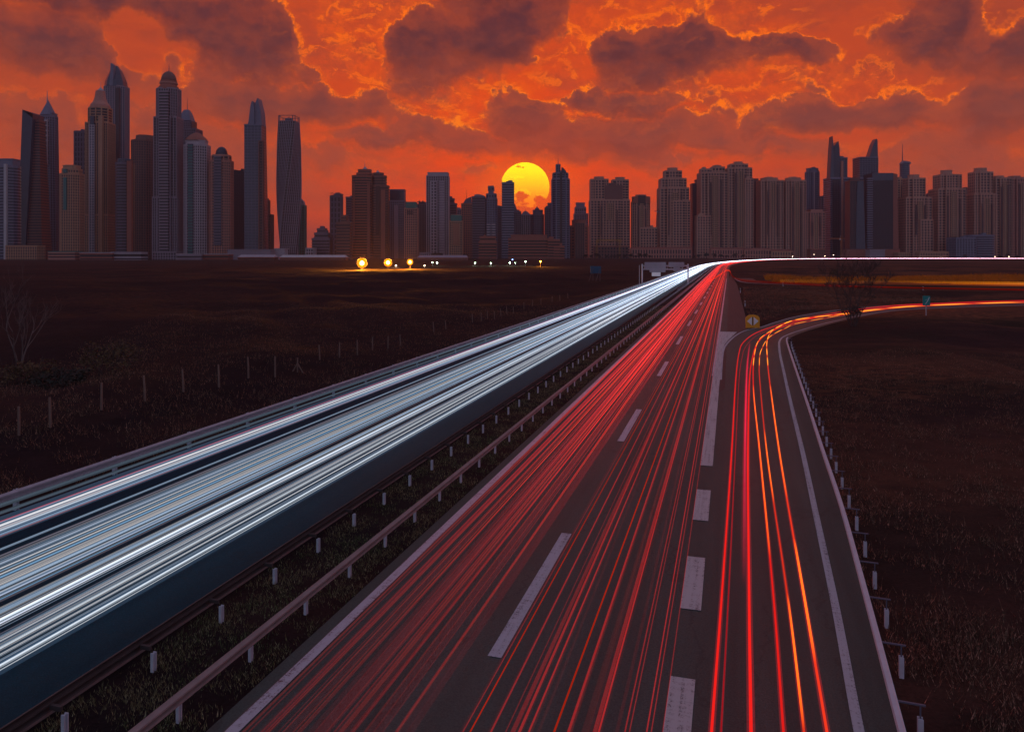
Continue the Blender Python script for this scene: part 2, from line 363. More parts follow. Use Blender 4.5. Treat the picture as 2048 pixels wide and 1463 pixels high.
M['asphalt'] = asphalt('worn_asphalt', (.088, .136, .124)); M['asphalt_blue'] = asphalt('dark_asphalt', (.004, .050, .085), .05); M['asphalt_old'] = asphalt('old_asphalt', (.085, .075, .075))
M['paint'] = paint('white_road_paint', (.42, .52, .58), .42); M['paint_worn'] = paint('worn_road_paint', (.46, .55, .56), .42); M['kerb'] = pbr('concrete_kerb', (.20, .19, .19), .9, var=.4, vscale=2)

O_LEFT, O_MED_L, O_MED_R = -22.3, -11.75, -8.62
# right edge of the exit lane and of the slip road, read from the photo and laid on the ground
EDGE_R = [gp(*p) for p in [(1760, 1640), (1717.5, 1463), (1669.4, 1207.8), (1632.8, 1034.7), (1604, 900), (1582, 809), (1568, 746), (1559, 702), (1560.5, 680), (1576.6, 669.5), (1609, 658.6), (1664, 643.6), (1746, 627), (1828, 618.6), (2048, 611), (2300, 607)]]
EDGE_R = smooth([EDGE_R[0]]+EDGE_R[1:], 6)
x0, y0, _ = EDGE_R[0]; d0_ = (Vector(EDGE_R[1])-Vector(EDGE_R[0])).normalized()
EDGE_R = [Vector(EDGE_R[0])-d0_*(60-6*k) for k in range(10)]+EDGE_R
RAMP_L = smooth([gp(*p) for p in [(1438, 760), (1441, 722), (1444.8, 700), (1454, 685.6), (1469, 672), (1489, 661.6), (1522, 654), (1552, 644), (1600, 631.5), (1690, 618), (1800, 610.5), (2048, 602.5), (2300, 599.5)]], 6)
def along(pts, n):                                # n points evenly spaced along a line
    P = np.array([tuple(p) for p in pts]); d = np.r_[0, np.cumsum(np.linalg.norm(np.diff(P, axis=0), axis=1))]
    s = np.linspace(0, d[-1], n); return [tuple(np.interp(s, d, P[:, k]) for k in range(3)) for s in s]
def shift(pts, d):                                # a line moved to its right by d metres
    out = []; P = [Vector(p) for p in pts]
    for i, p in enumerate(P):
        t = (P[min(i+1, len(P)-1)]-P[max(i-1, 0)]); t.z = 0; t.normalize()
        out.append(tuple(p+Vector((t.y, -t.x, 0))*d))
    return out

# ------------------------------------------------------------------ ground
def ground_material():
    m = bpy.data.materials.new('field_soil_and_grass'); m.use_nodes = True; t = NT(m.node_tree); b = t.n['Principled BSDF']
    oc = t.node('ShaderNodeTexCoord').outputs['Object']
    n1 = t.noise(oc, .05, 6, .65); n2 = t.noise(oc, .9, 5, .65); n3 = t.noise(oc, 9, 4, .7); n4 = t.noise(t.vmath('MULTIPLY', oc, (.010, .05, 1)), 1, 5, .6)
    c = t.mix(t.step(n1, .35, .65), (.019, .011, .014), (.013, .012, .010))
    n5 = t.noise(oc, .022, 4, .6); c = t.mix(t.step(n4, .42, .62), c, (.060, .028, .021)); c = t.mix(t.math('MULTIPLY', t.step(n5, .48, .62), t.step(n2, .35, .65)), c, (.105, .045, .026))
    sx_ = t.node('ShaderNodeSeparateXYZ'); t.l.new(oc, sx_.inputs[0])
    rt_ = t.step(t.math('SUBTRACT', sx_.outputs[0], t.math('MULTIPLY', sx_.outputs[1], .2907)), -20, 25)   # browner and brighter over the right bank, darker over the left field
    c = t.mix(rt_, t.mix(.6, c, (.013, .009, .012)), t.mix(1.0, c, (1.75, 1.55, 1.3, 1), 'MULTIPLY'))
    k = t.math('MULTIPLY', t.math('MULTIPLY_ADD', n2, 1.3, .35), t.math('MULTIPLY_ADD', n3, 1.5, .25))
    c = t.mix(1.0, c, t.xyz(k, k, k), 'MULTIPLY')
    t.l.new(c, b.inputs['Base Color']); b.inputs['Roughness'].default_value = .95; b.inputs['Specular IOR Level'].default_value = .1
    bn = t.node('ShaderNodeBump'); bn.inputs['Strength'].default_value = .8; bn.inputs['Distance'].default_value = .12
    t.l.new(t.math('ADD', n2, t.math('MULTIPLY', n3, .4)), bn.inputs['Height']); t.l.new(bn.outputs[0], b.inputs['Normal'])
    return m
M['ground'] = ground_material()
_u = np.linspace(-1, 1, 321); GXs = np.sign(_u)*(np.sinh(np.abs(_u)*6.2)/np.sinh(6.2))*4200
_w = np.linspace(0, 1, 300); GYs = -60+(np.sinh(_w*5.2)/np.sinh(5.2))*4400
def seg_dist(X, Y, line):
    best = np.full(X.shape, 1e9)
    for (a, b) in zip(line[:-1], line[1:]):
        dx, dy = b[0]-a[0], b[1]-a[1]; L = dx*dx+dy*dy+1e-9
        s = np.clip(((X-a[0])*dx+(Y-a[1])*dy)/L, 0, 1)
        best = np.minimum(best, np.hypot(X-a[0]-s*dx, Y-a[1]-s*dy))
    return best
SIDE = smooth([gp(*p) for p in [(1466, 556), (1474, 562), (1490, 565.5), (1520, 567.5), (1600, 570.5), (1680, 573), (1850, 577), (2048, 580.5), (2300, 584), (2700, 590)]], 5)   # near edge of the side road
def height(X, Y):
    d = seg_dist(X, Y, [road(t, -15.5) for t in np.linspace(-60, 3000, 140)])-9.0
    d2 = seg_dist(X, Y, [tuple(p) for p in along(EDGE_R, 60)])-4.6
    d3 = seg_dist(X, Y, [tuple(p) for p in along(RAMP_L, 30)])-3.2
    d4 = seg_dist(X, Y, [tuple(p) for p in along(SIDE, 40)])-12.0
    d5 = seg_dist(X, Y, [road(t, -4.0) for t in np.linspace(-60, 3000, 140)])-9.0
    dd = np.minimum.reduce([d, d2, d3, d4, d5])
    k = np.clip(dd/10, 0, 1); k = k*k*(3-2*k)
    far = np.clip((700-Y)/300, 0, 1)
    hgt = .55*np.sin(X*.11+.6*np.sin(Y*.07))*np.cos(Y*.09+X*.03)+.30*np.sin(X*.31+1.3)*np.sin(Y*.27+.4*X)+.8*np.sin(X*.021+2)*np.sin(Y*.026)
    return k*far*(hgt-.35*np.clip(dd/20, 0, 1))
gx, gy = np.meshgrid(GXs, GYs); gz = height(gx, gy)
nx, ny = gx.shape[1], gx.shape[0]
vv = np.stack([gx, gy, gz], -1).reshape(-1, 3)
ii = np.arange(nx*ny).reshape(ny, nx)
ff = np.stack([ii[:-1, :-1], ii[:-1, 1:], ii[1:, 1:], ii[1:, :-1]], -1).reshape(-1, 4)
me = bpy.data.meshes.new('ground'); me.from_pydata(vv.tolist(), [], ff.tolist()); me.materials.append(M['ground']); me.polygons.foreach_set('use_smooth', [True]*len(me.polygons))
ground = bpy.data.objects.new('ground', me); COL.objects.link(ground); tag(ground, kind='structure')

# ------------------------------------------------------------------ road sheets and paint
ZR = .03
rd_l = road_strip('oncoming_carriageway', O_LEFT, O_MED_L, -50, 2600, ZR, M['asphalt_blue']); tag(rd_l, kind='structure')
rd_r = road_strip('carriageway', O_MED_R, -.30, -50, 2600, ZR, M['asphalt']); tag(rd_r, kind='structure')
# exit lane and slip road: one sheet between the main carriageway and the right-hand edge
NA = 120
left_main = [road(t, -.30) for t in np.linspace(-50, 47.5, 40)]
_l = left_main+[tuple(p) for p in RAMP_L]
EDGE_OUT = shift(EDGE_R, .75)
La, Ra = along(_l, NA), along(EDGE_OUT, NA)
# pair stations by progress: split where the slip road leaves
def resample_pair(l1, r1, n1, l2, r2, n2):
    return along(l1, n1)+along(l2, n2)[1:], along(r1, n1)+along(r2, n2)[1:]
def split_at(line, y):
    for i, p in enumerate(line):
        if p[1] > y: return line[:i+1], line[i:]
ra, rb = split_at(EDGE_OUT, 49.0)
la, lb = left_main, [left_main[-1]]+[tuple(p) for p in RAMP_L]
Lx, Rx = resample_pair(la, ra, 40, lb, rb, 70)
ramp = strip('exit_road', Lx, Rx, ZR+.004, M['asphalt']); tag(ramp, kind='structure')
# the paved wedge behind the painted nose
nose = strip('nose_paving', [road(t, -.30) for t in np.linspace(47.5, 260, 30)], along([gp(*p) for p in [(1433, 790), (1438, 760), (1441.5, 722), (1446, 700), (1462, 680), (1499, 660.5), (1493, 640), (1484, 606), (1474.5, 570), (1467, 556), (1462, 546)]], 30), ZR+.008, M['asphalt_old']); tag(nose, kind='structure')
side_far = shift(SIDE, -6.2)
side = strip('side_road', side_far, [tuple(p) for p in SIDE], ZR+.012, M['asphalt_old']); tag(side, kind='structure')
strip('edge_line', shift(SIDE, -.75), shift(SIDE, -.35), ZR+.020, M['paint'], side)

ZP = ZR+.016
road_strip('edge_line', off(-1.054), off(-1.024), -50, 1500, ZP, M['paint'], rd_r)
for k in range(-3, 45):
    t0 = 14.5+k*18.25
    road_strip('lane_dash', off(-.601), off(-.564), t0, t0+7.0, ZP, M['paint'], rd_r)
road_strip('exit_line', off(-.140), off(-.081), 29.9, 52.0, ZP, M['paint_worn'], rd_r)
road_strip('exit_line', off(-.150), off(-.126), 52.0, 260, ZP, M['paint'], rd_r)
for a, b in ((-.5, 2.6), (5.6, 8.7), (11.7, 14.8), (17.7, 20.8), (23.7, 26.8)):
    road_strip('exit_dash', off(-.140), off(-.081), a, b, ZP, M['paint_worn'], rd_r)
tri = [gp(*p) for p in [(1440, 664.5), (1473, 667), (1460, 677), (1449, 690), (1444, 706), (1442.5, 730), (1440, 762)]]
nl = along([road(t, off(-.134)) for t in np.linspace(50.5, 82, 12)][::-1], 9)
nr = along([gp(1474, 664.6)]+tri[2:], 9)
strip('nose_marking', nl, nr, ZP+.004, M['paint_worn'], rd_r)
strip('edge_line', [tuple(p) for p in shift(EDGE_R, -.09)], [tuple(p) for p in shift(EDGE_R, .09)], ZP, M['paint'], ramp)
strip('edge_line', [tuple(p) for p in shift(RAMP_L, .0)], [tuple(p) for p in shift(RAMP_L, .18)], ZP, M['paint'], ramp)
kerb = MB()
T = tlist(-50, 900)
kerb.loft([[road(t, -11.75, 0), road(t, -11.63, 0), road(t, -11.63, .13), road(t, -11.75, .13)] for t in T]); kerb.v = [(x, y, z+.0) for x, y, z in kerb.v]
kb = kerb.build('kerb', M['rust']); tag(kb, kind='structure')

# ------------------------------------------------------------------ guard rails
WPROF = [(0, 0), (.01, .02), (.085, .05), (.085, .10), (.0, .135), (.0, .175), (.085, .21), (.085, .26), (.01, .29), (0, .31)]
def rail(name, line, side, ztop, mat, label, posts, post_off, post_h, post_w=.11, arm=0.0, pmat='steel', ht=1.0):
    root = empty(name, tuple(line[0])); tag(root, label, 'guard rail', 'guard rails along the motorway')
    bx, by, bz = root.location
    mb = MB(); rings = []
    P = [Vector(p) for p in line]
    for i, p in enumerate(P):
        t = (P[min(i+1, len(P)-1)]-P[max(i-1, 0)]); t.z = 0; t.normalize(); r = Vector((t.y, -t.x, 0))*side
        front = [p+r*a+Vector((0, 0, ztop+(b-.31)*ht)) for a, b in WPROF]; backs = [p+r*(a-.012)+Vector((0, 0, ztop+(b-.31)*ht)) for a, b in WPROF]
        rings.append([tuple(vv-root.location) for vv in front+backs[::-1]])
    mb.loft(rings); beam = mb.build('beam', mat, root)
    rest = MB(); cnt = 0
    for (p, t) in posts:
        p = Vector(p); t = Vector(t); t.z = 0; t.normalize(); r = Vector((t.y, -t.x, 0))*side
        c = p-r*post_off
        m_ = MB(); hw = post_w/2
        def quad(c, a, b, z0, z1, mm):            # a box with half-sizes a along the road and b across it
            pts = [c-t*a-r*b, c+t*a-r*b, c+t*a+r*b, c-t*a+r*b]
            if (pts[1]-pts[0]).cross(pts[2]-pts[0]).z < 0: pts = pts[::-1]
            mm.loft([[(q.x, q.y, z0) for q in pts], [(q.x, q.y, z1) for q in pts]])
        L_ = m_
        quad(c-t*hw, .012, hw, -.35, post_h, L_); quad(c+t*hw, .012, hw, -.35, post_h, L_); quad(c, hw-.013, .010, -.35, post_h-.004, L_)
        K_ = MB()
        if not arm: quad(p-r*(post_off/2-.02), .03, max(.02, (post_off-hw)/2-.03), ztop-.24*ht, ztop-.14*ht, K_)
        if arm:
            J_ = MB(); quad(p-r*(arm/2+.02), .018, arm/2, ztop-.05, ztop-.025, J_); quad(c, .012, .012, post_h, ztop-.05, J_)
        L_.v = [(x, y, z) for x, y, z in L_.v]
        if cnt < 96:
            po = MB(); ctr = Vector((c.x, c.y, 0)); po.v = [(x-ctr.x, y-ctr.y, z) for x, y, z in L_.v]; po.f = L_.f; po.m = L_.m
            ob = po.build('post', M[pmat], root); ob.location = (ctr.x-bx, ctr.y-by, 0); cnt += 1
            kb_ = MB(); kb_.v = [(x-ctr.x, y-ctr.y, z) for x, y, z in K_.v]; kb_.f = K_.f; kb_.m = K_.m; kb_.v and kb_.build('bracket', M['railback'], ob)
            if arm: ja_ = MB(); ja_.v = [(x-ctr.x, y-ctr.y, z) for x, y, z in J_.v]; ja_.f = J_.f; ja_.m = J_.m; ja_.build('bracket', M['slate'], ob)
        else: rest.add([(x-bx, y-by, z) for x, y, z in L_.v], L_.f); rest.add([(x-bx, y-by, z) for x, y, z in K_.v], K_.f)
    if rest.v: tag(rest.build('post', M[pmat], root), kind='stuff')
    return root
def posts_on(line, step, n=10**9, start=0.0):
    P = np.array([tuple(p) for p in line]); d = np.r_[0, np.cumsum(np.linalg.norm(np.diff(P, axis=0), axis=1))]; out = []; s = start
    while s < d[-1] and len(out) < n:
        p = [np.interp(s, d, P[:, k]) for k in range(3)]; q_ = [np.interp(min(s+.5, d[-1]), d, P[:, k]) for k in range(3)]; p0 = [np.interp(max(s-.5, 0), d, P[:, k]) for k in range(3)]
        out.append((p, [b-a for a, b in zip(p0, q_)])); s += step
    return out
ln = [road(t, -9.13) for t in tlist(-30, 620)]
rail('guard_rail', ln, 1, .66, M['rust'], 'brown steel crash barrier on the grass strip facing the red tail light trails', posts_on(ln, 2.05), .15, .50, .062, pmat='post', ht=.68)
ln = [road(t, -11.22) for t in tlist(-30, 620)]
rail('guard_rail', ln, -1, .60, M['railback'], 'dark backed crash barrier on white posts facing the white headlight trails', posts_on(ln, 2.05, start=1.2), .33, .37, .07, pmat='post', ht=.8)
ln = [road(t, -21.75) for t in tlist(-30, 620)]
rail('guard_rail', ln, 1, .74, M['steel'], 'crash barrier on the outer edge of the white trails beside the dark field', posts_on(ln, 4.0, start=.6), .17, .70, pmat='post')
ln = smooth([gp(px, py, .62) for px, py in [(1900, 1790), (1810, 1463), (1734.8, 1184.7), (1684.8, 1007.7), (1648, 900), (1617.6, 809), (1593, 738), (1579.5, 698), (1574, 679), (1576.5, 674)]], 6)
ln = [(p.x, p.y, 0) for p in ln]
rail('guard_rail', ln, -1, .66, M['palesteel'], 'crash barrier bending along the exit lane above the brown grass slope', posts_on(ln, 2.05), .36, .40, .085, arm=.42, pmat='post', ht=.6)

# ------------------------------------------------------------------ the city
STY = {  # storey height, slab height, slab projection, pier spacing, pier width, pier projection
 'grid': (5.4, 1.9, .30, 5.6, 2.4, .60), 'fine': (4.2, 1.3, .25, 3.6, 1.4, .40), 'stripe': (4.6, 2.0, .60, 0, 0, 0), 'band': (5.4, 2.6, .50, 14, 2.0, .62),
 'vert': (4.2, .5, .15, 3.4, 1.2, .60), 'glass': (4.4, .45, .10, 6.0, .35, .16), 'balc': (4.2, 1.1, 1.2, 9.0, 1.6, 1.35), 'slots': (8.4, 2.4, .4, 5.0, 2.6, .55), 'plain': None,
}
def rect(w, d): return [(-w/2, -d/2), (w/2, -d/2), (w/2, d/2), (-w/2, d/2)]
def octo(w, d, c=.25): a, b = w/2, d/2; k = min(w, d)*c; return [(-a+k, -b), (a-k, -b), (a, -b+k), (a, b-k), (a-k, b), (-a+k, b), (-a, b-k), (-a, -b+k)]
def elli(w, d, n=16): return [(w/2*math.cos(2*math.pi*(i+.5)/n-math.pi/2), d/2*math.sin(2*math.pi*(i+.5)/n-math.pi/2)) for i in range(n)]
def cross(w, d, f=.52, g=.10): a, b = w/2, d/2; p, r = a*f, b*(1-2*g); s = b; return [(-p, -s), (p, -s), (p, -r), (a, -r), (a, r), (p, r), (p, s), (-p, s), (-p, r), (-a, r), (-a, -r), (-p, -r)]
SHAPES = {'r': rect, 'o': octo, 'e': elli, 'x': cross}
def grow(poly, o):
    xs = [p[0] for p in poly]; ys = [p[1] for p in poly]; cx, cy_ = (min(xs)+max(xs))/2, (min(ys)+max(ys))/2
    w_, d_ = max(xs)-min(xs), max(ys)-min(ys); return [(cx+(x-cx)*(w_+2*o)/w_, cy_+(y-cy_)*(d_+2*o)/d_) for x, y in poly]
def facade(core, grid, pf, z0, z1, style, lv=(0, 1), k=1.0):
    core.loft([[(x, y, z0+(z1-z0)*u_) for x, y in pf(u_)] for u_ in lv])
    st = STY[style]
    if st is None: return
    fh, sh, so_, ps, pw, po = [s_*k for s_ in st]
    n = max(1, round((z1-z0)/fh))
    for i in range(n):
        u_ = (i+1)/n; z = z0+(z1-z0)*u_; grid.prism(grow(pf(u_), so_), z-sh, z+.002*k)
    grid.prism(grow(pf(0), so_), z0, z0+sh*.8)
    if ps:
        P0 = pf(0); m = len(P0)
        for i in range(m):
            a, b = Vector(P0[i]), Vector(P0[(i+1) % m]); L = (b-a).length
            c = max(1, round(L/ps)); fr = [j/c for j in range(c)]
            for f_ in fr:
                rings = []
                for u_ in lv:
                    Pu = pf(u_); A, B = Vector(Pu[i]), Vector(Pu[(i+1) % m]); e = (B-A).normalized(); nn = Vector((e.y, -e.x)); c_ = A+(B-A)*f_
                    z = z0+(z1-z0)*u_+ (0 if u_ < 1 else .4*k)
                    q_ = [c_-e*pw/2-nn*.3, c_-e*pw/2+nn*po, c_+e*pw/2+nn*po, c_+e*pw/2-nn*.3]
                    rings.append([(p.x, p.y, z) for p in q_])
                grid.loft(rings)
def depth_at(px, layer):
    base = 1150 if px < 690 else (1300 if px < 1160 else 1520)
    return base+layer*75
TOWERS = []
def tower(cx, layer, name, cat, label, wall, glass, tiers, extras=(), D=None, group=None):
    """tiers: (x0, x1, y_top, y_bottom|None, shape, style[, x0_top, x1_top]) in photo pixels; extras: parts in photo pixels."""
    D = D or depth_at(cx, layer); k = D/F
    X = lambda px: (px-cx)*k
    Z = lambda py: H+(HZ-py)*k
    root = empty(name, ((cx-CX)*k, D, 0)); tag(root, label, cat, group or 'city skyline buildings')
    dmax = 0
    for ti, t in enumerate(tiers):
        x0, x1, yt, yb, shp, sty = t[:6]; X0, X1 = (t[6], t[7]) if len(t) > 6 else (x0, x1)
        wdt = X(x1)-X(x0); dep = min(max(wdt*.85, 14), 46) if shp != 'e' else min(wdt, 44); 
        if ti == 0: dmax = dep
        yc = dmax/2 if ti else dep/2
        if ti and t[3] is None: yc = dep/2-2.0-ti*.5             # a lower block standing before the shaft
        z0 = -1.0 if yb is None else Z(yb)-.3; z1 = Z(yt)
        P0 = SHAPES[shp](wdt, dep); P1 = SHAPES[shp](X(X1)-X(X0), dep*min(1, (X1-X0)/(x1-x0)))
        c0, c1 = (X(x0)+X(x1))/2, (X(X0)+X(X1))/2
        pf = lambda u_, P0=P0, P1=P1, c0=c0, c1=c1, yc=yc: [(p[0]*(1-u_)+r_[0]*u_+c0*(1-u_)+c1*u_, p[1]*(1-u_)+r_[1]*u_+yc) for p, r_ in zip(P0, P1)]
        core, grid = MB(), MB(); facade(core, grid, pf, z0, z1, sty)
        tp = pf(1)
        roof = MB(); roof.prism(grow(tp, .55), z1+.05, z1+1.6)
        cw = (tp[1][0]-tp[0][0])
        rr = random.Random(int(cx*7+ti))
        xs = [p[0] for p in tp]; a_, b_ = min(xs), max(xs)
        if sty != 'plain' and b_-a_ > 10 and not any(e[0] in ('pyr', 'dome', 'prismtop') for e in extras):
            for _ in range(2):
                c = a_+(b_-a_)*rr.uniform(.25, .75); h_ = rr.uniform(2.0, 4.5); roof.box(c-rr.uniform(1.5, 4), c+rr.uniform(1.5, 4), yc-4-rr.random(), yc+4, z1+1.5, z1+1.5+h_)
        body = core.build('tower_block' if sty != 'plain' else 'block', M[glass] if sty != 'plain' else M[wall], root)
        if grid.v: grid.build('facade_grid', M[wall], body)
        roof.build('parapet', M[wall], body)
    for e in extras:
        kind = e[0]; mb = MB(); yc = dmax/2
        if kind == 'ant':                                        # x, y_top, y_base, radius, material
            _, x, yt, yb, r, mt = e; z0, z1 = Z(yb)-1, Z(yt); mb.tube([(X(x), yc, z0), (X(x), yc, z0+(z1-z0)*.4), (X(x), yc, z1)], [r, r*.7, r*.25], 6); mb.build('spire', M[mt], root)
        elif kind == 'pyr':                                      # x0, x1, y_apex, y_base, material
            _, x0, x1, yt, yb, mt = e; wd = X(x1)-X(x0); P = [(x+(X(x0)+X(x1))/2, y+yc) for x, y in octo(wd, min(wd, dmax+2), .2)]; mb.cone(P, Z(yb), ((X(x0)+X(x1))/2, yc, Z(yt))); mb.build('pointed_roof', M[mt], root)
        elif kind == 'dome':
            _, x0, x1, yt, yb, mt = e; wd = X(x1)-X(x0); c = (X(x0)+X(x1))/2; z0, z1 = Z(yb), Z(yt); rings = []
            for j in range(8):
                a = j/7*math.pi/2*.96; s_ = math.cos(a); rings.append([(x*s_+c, y*s_+yc, z0+(z1-z0)*math.sin(a)) for x, y in elli(wd, min(wd, dmax), 20)])
            mb.loft(rings); mb.build('dome', M[mt], root, True)
        elif kind == 'flare':                                    # profile [(half width px, y)], x centre, shape, material
            _, x, prof, shp, mt, nm = e; mb.loft([[(a+X(x), b+yc, Z(yy)) for a, b in SHAPES[shp](2*hw*k, min(2*hw*k, 40))] for hw, yy in prof]); mb.build(nm, M[mt], root)
        elif kind == 'fin':                                      # outline pts, y0, y1 (metres behind the front), material, name
            _, pts, ya, yb, mt, nm = e; mb.elev([(X(a), Z(b)) for a, b in pts], ya, yb); mb.build(nm, M[mt], root)
        elif kind == 'bay':                                      # a strip standing proud of the front
            _, x0, x1, yt, yb, mt, st, wl = e; g_ = MB(); wd = X(x1)-X(x0); P = [(x+(X(x0)+X(x1))/2, y) for x, y in rect(wd, 4.0)]
            facade(mb, g_, lambda u_: P, (-1 if yb is None else Z(yb)), Z(yt), st); o_ = mb.build('window_bay', M[mt], root)
            if g_.v: g_.build('facade_grid', M[wl], o_)
        elif kind == 'mass':                                     # plain box part: x0,x1,yt,yb,y0,y1,mat,name
            _, x0, x1, yt, yb, ya, yb_, mt, nm = e; mb.box(X(x0), X(x1), ya, yb_, Z(yb), Z(yt)); mb.build(nm, M[mt], root)
    TOWERS.append(root); return root

AT, OT, LB = 'apartment_tower', 'office_tower', 'low_building'
# --- far left cluster
tower(10, 0, AT, 'tower', 'dark glass tower with a pale corner rib at the left border of the skyline', 'bluegrey', 'gblue', [(-14, 25, 332, None, 'e', 'stripe'), (-8, 20, 318, 332, 'r', 'plain')], [('bay', 9, 14, 328, None, 'white', 'plain', 'white')])
tower(33, 2, AT, 'tower', 'narrow mauve tower squeezed behind the dark glass tower at the left border', 'brown', 'gdark', [(24, 42, 347, None, 'r', 'fine')])
tower(58, 1, OT, 'tower', 'dark glass tower with a slanting top beside the striped needle spire tower', 'umber', 'gdark', [(46, 84, 240, None, 'r', 'stripe', 52, 74)], [('fin', [(36, 510), (52, 510), (68, 228), (68, 237), (60, 224), (47, 220)], -3, 26, 'gblue', 'glass_wedge')])
tower(92, 2, AT, 'tower', 'slim tower ending in a tall glass pyramid and a needle antenna', 'bluegrey', 'gdark', [(76, 108, 232, None, 'o', 'fine', 76, 104), (80, 101, 226, 233, 'r', 'plain')], [('pyr', 75, 101, 197, 229, 'bluegrey'), ('ant', 86, 177, 200, 1.0, 'pale'), ('bay', 88, 96, 240, 330, 'gdark', 'slots', 'pale')])
tower(134, 0, AT, 'tower', 'sand coloured ornate tower with a turquoise window strip in the middle', 'sand', 'gdark', [(114, 154, 348, None, 'o', 'fine'), (118, 151, 338, 349, 'o', 'fine'), (121, 147, 331, 339, 'x', 'plain')], [('bay', 128, 134, 355, 420, 'gteal', 'plain', 'gteal'), ('bay', 128, 134, 338, 346, 'gteal', 'plain', 'gteal')])
tower(160, 2, AT, 'tower', 'dark notched tower standing behind the ornate golden tower', 'slate', 'gdark', [(149, 172, 263, None, 'r', 'slots')])
tower(190, 1, AT, 'tower', 'golden ornate tower with a swept pagoda roof and finial', 'sand', 'gdark', [(167, 213, 430, None, 'x', 'fine'), (168, 212, 245, 431, 'x', 'vert'), (171, 209, 214, 246, 'o', 'balc')], [
    ('flare', 190, [(19, 214), (18, 207), (13, 200), (10, 190), (8.5, 178)], 'e', 'pink', 'swept_roof'), ('pyr', 184, 198, 170, 179, 'pale'), ('ant', 191, 158, 171, .6, 'pale'), ('bay', 180, 190, 250, None, 'gsteel', 'fine', 'pale'), ('dome', 172, 208, 205, 216, 'gblue'), ('bay', 181, 189, 232, 251, 'gblue', 'plain', 'sand'), ('bay', 199, 205, 232, None, 'sand', 'vert', 'sand')])
tower(224, 3, AT, 'tower', 'very tall grey tower with a faceted pointed glass crown', 'grey', 'gsteel', [(203, 245, 172, None, 'o', 'vert')], [('flare', 223, [(19, 172), (18, 160), (10, 138), (3, 128)], 'o', 'gsteel', 'faceted_crown'), ('fin', [(219, 172), (226, 172), (228, 130), (222, 126)], -1, 6, 'bluegrey', 'crown_rib'), ('bay', 232, 240, 176, None, 'gdark', 'plain', 'grey')])
tower(244, 0, AT, 'tower', 'dark navy banded tower with a rounded glass cap below the faceted crown', 'slate', 'gdark', [(224, 258, 326, None, 'e', 'stripe')], [('flare', 240, [(14, 326), (14, 318), (12, 316)], 'e', 'gblue', 'glass_cap'), ('bay', 256, 264, 322, None, 'brown', 'fine', 'brown')])
tower(276, 1, AT, 'tower', 'rounded umber tower with a raised back between two taller neighbours', 'umber', 'gdark', [(253, 301, 280, None, 'e', 'fine')], [('flare', 279, [(19, 281), (17, 268)], 'e', 'umber', 'roof_drum')])
tower(328, 0, 'skyscraper', 'tower', 'tallest domed skyscraper with ribbed shaft and a round drum', 'grey', 'gdark', [(303, 352, 395, None, 'x', 'vert'), (305, 350, 234, 396, 'x', 'vert'), (307, 349, 176, 235, 'o', 'vert')], [
    ('flare', 328, [(19, 176), (19, 170), (16, 168), (16, 158)], 'e', 'brown', 'roof_drum'), ('dome', 313.5, 343, 138, 158, 'umber'), ('ant', 328.5, 122, 140, .7, 'slate'), ('bay', 320, 337, 182, None, 'gdark', 'stripe', 'grey'), ('flare', 328, [(17.5, 164), (17.5, 161.5)], 'e', 'pink', 'drum_cornice')])
tower(371, 2, AT, 'tower', 'dark grey tower with a stepped pyramid roof behind the striped hip roof', 'slate', 'gdark', [(352, 391, 258, None, 'r', 'fine'), (353, 380, 243, 260, 'r', 'fine')], [('flare', 367, [(12, 240), (9, 228), (6, 220), (4, 217)], 'r', 'bluegrey', 'stepped_roof'), ('ant', 367.5, 192, 218, .6, 'slate'), ('mass', 384, 389, 243, 260, 1, 10, 'redroof', 'roof_block')])
tower(386, 0, AT, 'tower', 'pale tower with a teal glass strip and a striped hip roof', 'pale', 'gdark', [(363, 409, 290, None, 'o', 'fine'), (366, 405, 281, 291, 'o', 'plain')], [('flare', 385, [(20, 279), (17, 274), (9, 266), (4, 263)], 'o', 'brown', 'hip_roof'), ('bay', 377, 386, 288, None, 'gteal', 'stripe', 'gblue')])
tower(410, 2, AT, 'tower', 'thin dark tower in the gap before the pink domed tower', 'umber', 'gdark', [(399, 421, 332, None, 'r', 'fine')])
tower(436, 0, AT, 'tower', 'pink tower with a blue glass bay and dark rounded dome', 'pink', 'gdark', [(415, 457, 322, None, 'o', 'fine'), (420, 452, 310, 323, 'o', 'balc')], [('dome', 425, 448, 291, 306, 'gblue'), ('flare', 436.5, [(12, 312), (12, 305)], 'e', 'gblue', 'dome_drum'), ('bay', 429, 443, 312, 490, 'gblue', 'stripe', 'slate')])
tower(472, 2, AT, 'tower', 'nearly black flat topped tower between the pink dome and the leaning grey one', 'dark', 'gdark', [(456, 490, 343, None, 'r', 'fine')], [('mass', 461, 480, 340, 344, 4, 20, 'dark', 'roof_block')])
tower(506, 0, AT, 'tower', 'curved grey tower whose crown splits into two tall blades', 'bluegrey', 'gsteel', [(489, 527, 250, None, 'r', 'glass', 488, 522)], [
    ('fin', [(488, 252), (495, 250), (500, 210), (503, 201), (507, 214), (507, 252)], 2, 22, 'bluegrey', 'crown_blade'), ('fin', [(505, 252), (521, 252), (519, 222), (512, 194), (508, 204)], 6, 26, 'bluegrey', 'crown_blade'), ('bay', 519, 526, 282, None, 'gdark', 'balc', 'umber')])
tower(529, 1, AT, 'tower', 'narrow stepped tower tucked against the curved grey tower', 'umber', 'gdark', [(518, 541, 430, None, 'r', 'fine'), (521, 534, 401, 431, 'r', 'fine')])
